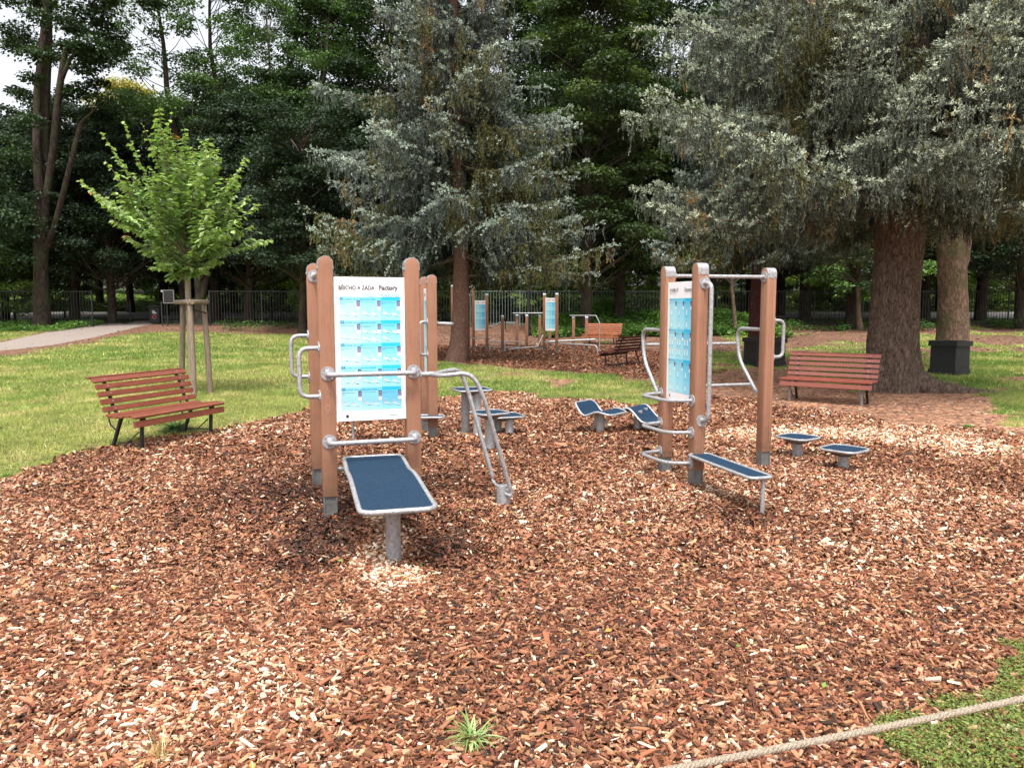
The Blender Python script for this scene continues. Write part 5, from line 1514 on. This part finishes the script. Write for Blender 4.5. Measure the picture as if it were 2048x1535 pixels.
for u_, Y_, s_, l_ in [(-60, 43, 1, "light green shrub behind the fence at the left picture edge"), (30, 44, .9, "light green shrub behind the fence left of the big forked trunk"), (130, 47, 1, "light green shrub seen through the open gate leaf"),
        (545, 46, 1.0, "light green shrub behind the black fence right of the sapling's guard"), (640, 43, .9, "light green shrub behind the fence just left of the nearest station"), (720, 44, .9, "light green shrub behind the nearest station's sign"),
        (860, 44, 1, "light green shrub behind the edge-on two-post station"), (960, 43.5, .9, "light green shrub behind the far pull-up posts"), (1180, 44, .9, "light green shrub above the far flat beam"),
        (1270, 43, 1, "light green shrub behind the fence left of the right station"), (1390, 43.5, .8, "light green shrub behind the warm up sign's posts")]:
    inst('E', u_, Y_, s_, rw.uniform(0, 6.28), l_, SG)
for u_, Y_, s_ in [(470, 60, 1.2), (600, 57, 1.3), (1480, 58, 1), (1590, 59, 1), (1660, 58, 1.1), (1780, 59, 1), (1890, 58, 1.2), (1990, 58, 1.1), (2080, 59, 1.1), (330, 57, 1.1), (390, 58, 1.1)]:
    inst('E', u_, Y_, s_, rw.uniform(0, 6.28), "sunlit light green shrub beyond the road behind the fence", "shrubs beyond the road")

# big forked tree on the left
def atl(u, v, Y, o): return np.array(at(u, v, Y)) - np.array(o)
YT = 38.6; o3 = (XU(84, YT), YT, float(H(YT)))
FT = thing("broadleaf_tree", "big forked tree with several dark stems on the left beside the gate leaf", "tree", o3)
def stem(name, px, rads, Y=YT, rings=44):
    pts = [atl(u, v, Y + dy, o3) for u, v, dy in px]
    return trunk_np(name, pts, rads, M['bark_grey'], FT, 18, rings, 0.07, 0.0, 3)
trunk_np("trunk", [atl(84, 655, YT, o3), atl(84, 640, YT, o3), atl(83, 600, YT, o3), atl(82, 540, YT, o3), atl(82, 500, YT, o3), atl(80, 400, YT, o3), atl(73, 300, YT, o3), atl(75, 180, YT, o3), atl(88, 60, YT, o3), atl(100, -100, YT, o3)],
         [.44, .40, .36, .34, .34, .22, .19, .17, .15, .10], M['bark_grey'], FT, 24, 80, 0.06, 0.15, 3, .6)
stem("stem", [(84, 505, 0), (92, 400, -.2), (106, 300, -.3), (116, 200, -.3), (127, 120, -.3), (134, 96, -.3)], [.24, .18, .165, .16, .15, .13])
stem("stem", [(86, 510, 0), (106, 465, -.4), (128, 380, -.8), (150, 290, -1), (162, 245, -1), (195, 215, -1.1)], [.20, .15, .13, .115, .10, .04])
stem("stem", [(83, 480, .3), (88, 300, .5), (91, 200, .5), (97, 90, .5), (100, -60, .5)], [.25, .22, .2, .17, .1])
stem("stem", [(121, 165, -.3), (140, 118, -.3), (165, 92, -.2), (200, 80, 0)], [.12, .10, .08, .04])
rg = np.random.default_rng(55)
cl = []
def fill(u0, u1, v0, v1, k, ra, rb, ya=-3, yb=3):
    for i in range(k):
        cl.append((*atl(rg.uniform(u0, u1), rg.uniform(v0, v1), YT + rg.uniform(ya, yb), o3), rg.uniform(ra, rb)))
fill(-80, 60, 280, 560, 46, .7, 1.3); fill(20, 130, 0, 120, 15, .5, 1.0); fill(100, 235, -60, 110, 26, .5, 1.0); fill(130, 235, 90, 200, 16, .5, .9, -2, 1)
fill(60, 230, 200, 480, 30, .6, 1.1, 0.5, 4); fill(-150, 20, -80, 40, 5, .6, 1.0); fill(-10, 70, 130, 250, 5, .4, .7); fill(190, 330, -60, 10, 8, .5, .8)
cl = np.array(cl)
V, n_, ci, d = leaf_clumps(rg, cl[:, :3], cl[:, 3], 300, 0.15)
col = (np.array(DG) * (1 - rg.random((n_, 1)) * .4) + np.array(MG) * rg.random((n_, 1)) * .5)
npmesh("crown", V, qidx(n_), np.repeat(col, 4, 0), M['leaf'], FT)

# leaning forked trunk behind the sapling, slim trunk, right-hand trunks
def custom(label, base, stems, clumps, bark, seed, leaf=0.14, per=260, cA=DG, cB=MG, cat="tree", name="broadleaf_tree"):
    Yb = base[1]; o = (base[0], base[1], float(H(base[1])))
    t = thing(name, label, cat, o)
    for i, (px, rads) in enumerate(stems):
        pts = [atl(u, v, Yb + dy, o) for u, v, dy in px]
        if i == 0: pts[0][2] = -0.2
        trunk_np("trunk" if i == 0 else "stem", pts, rads, M[bark], t, 20, 50, 0.07, 0.25 if i == 0 else 0.0, seed, .4)
    rg = np.random.default_rng(seed); cl = []
    for (u0, u1, v0, v1, k, ra, rb) in clumps:
        for i in range(k): cl.append((*atl(rg.uniform(u0, u1), rg.uniform(v0, v1), Yb + rg.uniform(-2, 2), o), rg.uniform(ra, rb)))
    cl = np.array(cl)
    V, n_, ci, d = leaf_clumps(rg, cl[:, :3], cl[:, 3], per, leaf)
    tt = rg.random(len(cl))[ci][:, None]
    col = (np.array(cA) * (1 - tt) + np.array(cB) * tt) * rg.uniform(.7, 1.3, (n_, 1))
    npmesh("crown", V, qidx(n_), np.repeat(col, 4, 0), M['leaf'], t)
    main = stems[0][0]
    limbs = []
    for i in range(0, len(cl), 2):
        c = cl[i, :3]; mp = np.array([atl(q_[0], q_[1], Yb, o) for q_ in main]); mp[0][2] = 0
        za = max(2.2, c[2] - rg.uniform(.6, 1.6)); a = np.array([np.interp(za, mp[:, 2], mp[:, 0]), np.interp(za, mp[:, 2], mp[:, 1]), min(za, mp[-1][2])])
        s = np.linspace(0, 1, 5)[:, None]; mid = (a + c) / 2 + np.array([0, 0, .3])
        limbs.append((a * (1 - s) ** 2 + 2 * mid * s * (1 - s) + c * s ** 2, .05, .012))
    lv, lq = limb_tube(limbs, 5); npmesh("branches", lv, lq, None, M["bark_twig"], t, smooth=True)
    return t
b_ = Gt(404, 648)
custom("leaning forked trunk with pale mossy bark right behind the tree guard stakes", (b_[0], b_[1]),
       [([(404, 650, 0), (402, 620, 0), (400, 590, 0), (395, 540, 0), (392, 470, 0), (388, 380, 0), (384, 310, 0)], [.38, .30, .24, .20, .18, .12, .05]),
        ([(400, 615, 0), (410, 570, 0), (424, 520, 0), (434, 470, 0), (446, 400, 0), (455, 300, 0)], [.22, .19, .17, .15, .12, .06])],
       [(300, 540, 330, 520, 60, .5, 1.0), (340, 520, 180, 330, 24, .5, 1.0)], 'bark_grey', 21, cA=DG, cB=GG)
b_ = Gt(605, 666)
custom("slim straight trunk left of the nearest station's posts at the lawn's far edge", (b_[0], b_[1]),
       [([(605, 668, 0), (605, 640, 0), (606, 580, 0), (607, 540, 0), (606, 470, 0), (604, 380, 0), (602, 260, 0)], [.21, .18, .16, .155, .14, .10, .04])],
       [(500, 700, 330, 545, 80, .45, .9), (520, 700, 200, 340, 34, .5, .9)], 'bark_grey', 22, cA=DG, cB=GG, leaf=.13)
custom("pale mossy trunk rising behind the right-hand planter box", (XU(1905, 19.6, .5), 19.6),
       [([(1905, 700, 0), (1905, 660, 0), (1906, 600, 0), (1905, 540, 0), (1900, 480, 0), (1896, 400, 0), (1890, 100, 0)], [.40, .365, .34, .335, .30, .27, .16]),
        ([(1912, 560, -.05), (1925, 520, 0), (1932, 470, 0), (1936, 400, 0), (1940, 200, 0)], [.16, .16, .14, .12, .06])],
       [(1800, 2150, -150, 300, 50, .5, .9)], 'bark_pale', 23, leaf=.09, per=300)
b_ = Gt(1472, 668)
custom("thin pale leaning young trunk near the fence, between the right station's posts", (b_[0], b_[1]),
       [([(1472, 668, 0), (1468, 620, 0), (1462, 560, 0), (1456, 500, 0), (1450, 430, 0)], [.10, .085, .07, .06, .04])],
       [(1380, 1520, 400, 560, 26, .35, .7)], 'bark_pale', 24, cA=MG, cB=LG, leaf=.12, per=160)
b_ = Gt(1722, 660)
custom("thin mossy leaning trunk near the fence, just left of the thick spruce trunk", (b_[0], b_[1]),
       [([(1722, 662, 0), (1717, 630, 0), (1716, 580, 0), (1718, 520, 0), (1722, 450, 0)], [.16, .12, .10, .09, .06])],
       [(1620, 1790, 470, 600, 34, .35, .75), (1830, 1880, 500, 560, 6, .4, .6)], 'bark_pale', 25, cA=DG, cB=LG, leaf=.12, per=180)

# young guarded tree
SX, SY = -5.83, 14.15
ST = thing("young_tree", "young light green tree held by stakes on the left lawn, shoots spread fan-wise", "young tree", (SX, SY, 0))
trunk_np("trunk", [(0, 0, -.1), (0.0, 0, 1.0), (-.01, 0, 1.8), (0, 0, 2.2), (0, 0, 2.9), (0.02, 0, 3.6)], [.055, .052, .05, .048, .035, .012], M['bark_sap'], ST, 16, 40, 0.06, 0.1, 2, .2)
rg = np.random.default_rng(77)
LP, LD, LN, LL, LC, sh = [], [], [], [], [], []
def shoot(a, az, el, L, bend, lvl, tipc):
    K = 12; s = np.linspace(0, 1, K)
    e = el + bend * s
    st = np.stack([np.cos(az) * np.cos(e), np.sin(az) * np.cos(e), np.sin(e)], -1) * (L / K)
    p = a + np.concatenate([[[0, 0, 0]], np.cumsum(st, 0)[:-1]])
    sh.append((p, 0.011 * (0.6 if lvl else 1.0), 0.002))
    n = int(L * 0.86 / 0.032)
    t = np.sort(rg.uniform(0.12 if lvl else 0.2, 1.0, n))
    pp = np.stack([np.interp(t, s, p[:, k]) for k in range(3)], -1)
    td = norm(np.stack([np.interp(t, s, np.gradient(p[:, k])) for k in range(3)], -1))
    side = norm(np.cross(td, np.array([0, 0, 1.0]))) * np.where(np.arange(n) % 2, 1, -1)[:, None]
    dd = side * 0.85 + td * 0.35 + np.array([0, 0, -0.50]) + rg.normal(0, .25, (n, 3))
    nn = norm(np.array([0, 0, 1.0]) + side * 0.6 + rg.normal(0, .3, (n, 3)))
    ll = rg.uniform(.12, .19, n) * (1 - 0.35 * t ** 4)
    c = np.array([0.115, 0.215, 0.07]) * (1 - t[:, None]) + np.array([0.31, 0.42, 0.16]) * t[:, None]
    c = c * rg.uniform(.75, 1.3, (n, 1))
    if tipc: c = np.where((t > .965)[:, None], np.array([0.42, 0.20, 0.05]), c)
    LP.append(pp); LD.append(dd); LN.append(nn); LL.append(ll); LC.append(c)
    return p
for i in range(38):
    f = rg.random()
    az = i * 2.4 + rg.uniform(-.3, .3)
    el = R(rg.uniform(18, 48) if f < 0.45 else rg.uniform(48, 86))
    z0 = rg.uniform(2.12, 2.9); L = rg.uniform(1.3, 2.1) if el < R(48) else rg.uniform(1.5, 2.75) * (1.0 if z0 < 2.6 else .88)
    p = shoot(np.array([0, 0, z0]), az, el, L, R(rg.uniform(-4, 20)), 0, False)
    for k in range(3):
        q0 = p[rg.integers(3, 9)]
        shoot(q0, az + rg.uniform(-.9, .9), el + rg.uniform(-.3, .45), rg.uniform(.35, .8), R(8), 1, False)
for az, el, L in ((3.1, 30, 2.35), (3.35, 38, 2.45), (2.8, 22, 1.7), (3.0, 46, 2.5), (3.3, 55, 2.7), (-.1, 38, 1.75), (.15, 28, 1.5), (-.2, 50, 2.2), (.3, 60, 2.5), (4.6, 70, 2.7), (1.5, 68, 2.7), (3.5, 66, 2.8), (-.5, 70, 2.6), (3.9, 30, 2.0), (5.4, 30, 1.7), (4.7, 42, 1.9), (5.0, 58, 2.3)):
    p = shoot(np.array([0, 0, rg.uniform(2.2, 2.6)]), az, R(el), L, R(6), 0, rg.random() < .25)
    for k in range(5):
        q0 = p[rg.integers(2, 7)]; shoot(q0, az + rg.uniform(-.7, .7), R(el) + rg.uniform(-.3, .35), rg.uniform(.3, .7), R(8), 1, False)
for i in range(26):
    shoot(np.array([0, 0, rg.uniform(2.1, 2.4)]), rg.uniform(0, 6.28), R(rg.uniform(-5, 35)), rg.uniform(.4, .8), R(-10), 1, False)
LP = np.concatenate(LP); LD = norm(np.concatenate(LD)); LN = np.concatenate(LN); LL = np.concatenate(LL); LC = np.concatenate(LC)
print("sapling leaves", len(LP))
V = leaf_quads(LP, LD, LN, LL, LL * .55)
npmesh("crown", V, qidx(len(LP)), np.repeat(LC, 4, 0), M['leaf'], ST)
lv, lq = limb_tube(sh, 5); npmesh("branches", lv, lq, None, M['bark_sap'], ST, smooth=True)
# stakes
TG = thing("tree_guard", "guard of three weathered wooden stakes with cross rails round the young tree", "tree stakes", (SX, SY, 0))
for (fu, fY, tu, tY) in ((362, 14.5, 366, 14.45), (388, 13.62, 380, 13.72), (421, 14.15, 408, 14.15)):
    a = Vector((XU(fu, fY, 0) - SX, fY - SY, -.1)); b = Vector((XU(tu, tY, 1.6) - SX, tY - SY, 1.63))
    mb = MB(); mb.tube([a, a.lerp(b, .5) + Vector((.008, 0, 0)), b], [.052, .05, .046], 12); mb.build("stake", M['stake'], TG, smooth=True)
for (ua, Ya, ub, Yb) in ((352, 14.5, 384, 13.62), (376, 13.66, 414, 14.12), (360, 14.42, 412, 14.22)):
    mb = MB(); mb.cyl((XU(ua, Ya, 1.66) - SX, Ya - SY, 1.675), (XU(ub, Yb, 1.66) - SX, Yb - SY, 1.675), .043, 12); mb.build("cross_rail", M['stake'], TG, smooth=True)
mb = MB(); mb.tube([(XU(366, 14.4, 1.55) - SX, 14.42 - SY, 1.55), (XU(382, 13.8, 1.55) - SX, 13.70 - SY, 1.56), (XU(411, 14.1, 1.5) - SX, 14.1 - SY, 1.48), (XU(385, 14.2, 1.5) - SX, 14.3 - SY, 1.5)], .014, 6, closed=True); mb.build("tie_strap", M['black'], TG)

# ------------------------------------------------------------------ undergrowth and far wood
def cover(name, label, x, y, hmax, per, leaf, cA, cB, seed):
    rg = np.random.default_rng(seed)
    n = len(x) * per
    hx = np.repeat(hmax(x, y), per); X_ = np.repeat(x, per) + rg.normal(0, .16, n); Y_ = np.repeat(y, per) + rg.normal(0, .16, n)
    f = rg.random(n) ** 0.7
    p = np.stack([X_, Y_, H(Y_) + hx * f], -1)
    dr = norm(np.stack([rg.normal(size=n), rg.normal(size=n), rg.normal(-.1, .3, n)], -1)); nr = norm(np.stack([rg.normal(0, .5, n), rg.normal(0, .5, n), np.ones(n)], -1))
    tt = np.repeat(fbm(x * .8, y * .8, seed), per)[:, None]; tt = np.clip((tt - .3) * 2.2, 0, 1)
    col = (np.array(cA) * (1 - tt) + np.array(cB) * tt) * rg.uniform(.7, 1.35, (n, 1))
    L = leaf * rg.uniform(.6, 1.3, n)
    o = npmesh(name, leaf_quads(p, dr, nr, L, L * .7), qidx(n), np.repeat(col, 4, 0), M['leaf'])
    return tag(o, label, "undergrowth", None, 'stuff')
rg = np.random.default_rng(8)
k = 4200; ux = rg.uniform(1.2, 12.0, k); uy = rg.uniform(32.5, 39.8, k)
kk = (fbm(ux * .5, uy * .5, 2) > .30) & (uy > 33.2 + 1.5 * vnoise(ux * .7, ux * 0, 4)) & ((ux < 9.5) | (rg.random(k) < .35))
ux, uy = ux[kk], uy[kk]
cover("undergrowth", "bright green weeds and nettles along the foot of the grey-green fence", ux, uy, lambda x, y: 0.22 + 0.80 * np.clip((y - 33.5) / 5, 0, 1) * vnoise(x * .6, y * .5, 9) * (1 + .8 * (x > 4)), 34, 0.13, (0.07, 0.15, 0.03), (0.16, 0.28, 0.055), 31)
k = 1100; ux = rg.uniform(-18, 30, k); uy = rg.uniform(36.5, 39.8, k); kk = ((fbm(ux * .4, uy * .6, 6) > .50) & ~((ux > -21.5) & (ux < -14.5)) & ((ux > 11) | ((ux < -1) & (rg.random(k) < .35))))
cover("undergrowth", "patchy dark green weeds and ivy below the black fences", ux[kk], uy[kk], lambda x, y: 0.15 + 0.5 * vnoise(x, y, 3), 24, 0.12, (0.04, 0.09, 0.02), (0.08, 0.16, 0.035), 32)
k = 900; ux = rg.uniform(-26, -17.5, k); uy = rg.uniform(36.5, 41, k); kk = (ux < -21.3)
cover("undergrowth", "green weeds round the foot of the big forked tree and gate leaf", ux[kk], uy[kk], lambda x, y: 0.06 + 0.3 * vnoise(x, y, 3), 14, 0.12, (0.07, 0.15, 0.03), (0.13, 0.24, 0.05), 33)
# meadow beyond the road and the far wood
k = 7000; ux = rg.uniform(-60, 60, k); uy = rg.uniform(56, 74, k)
cover("undergrowth", "sunlit green meadow growth beyond the road behind the fence", ux, uy, lambda x, y: 0.2 + 0.5 * vnoise(x * .5, y * .5, 3), 9, 0.32, (0.08, 0.14, 0.03), (0.20, 0.27, 0.06), 34)
k = 2600
ux = rg.uniform(-75, 75, k); uy = rg.uniform(74, 96, k)
top = np.where(ux < -12, 9.0, 17.0) + 3.5 * fbm(ux * .15, uy * .15, 7)
hz = rg.random(k) ** .8 * top
C = np.stack([ux, uy, H(uy) + hz + .5], -1)
V, n_, ci, d = leaf_clumps(rg, C, rg.uniform(1.4, 2.8, k), 80, 0.42)
tt = rg.random(k)[ci][:, None]
col = (np.array((.03, .06, .02)) * (1 - tt) + np.array((.07, .13, .035)) * tt) * rg.uniform(.7, 1.3, (n_, 1))
tag(npmesh("far_wood", V, qidx(n_), np.repeat(col, 4, 0), M['leaf']), "far-off wood closing the view beyond the road and meadow", "wood", None, 'stuff')
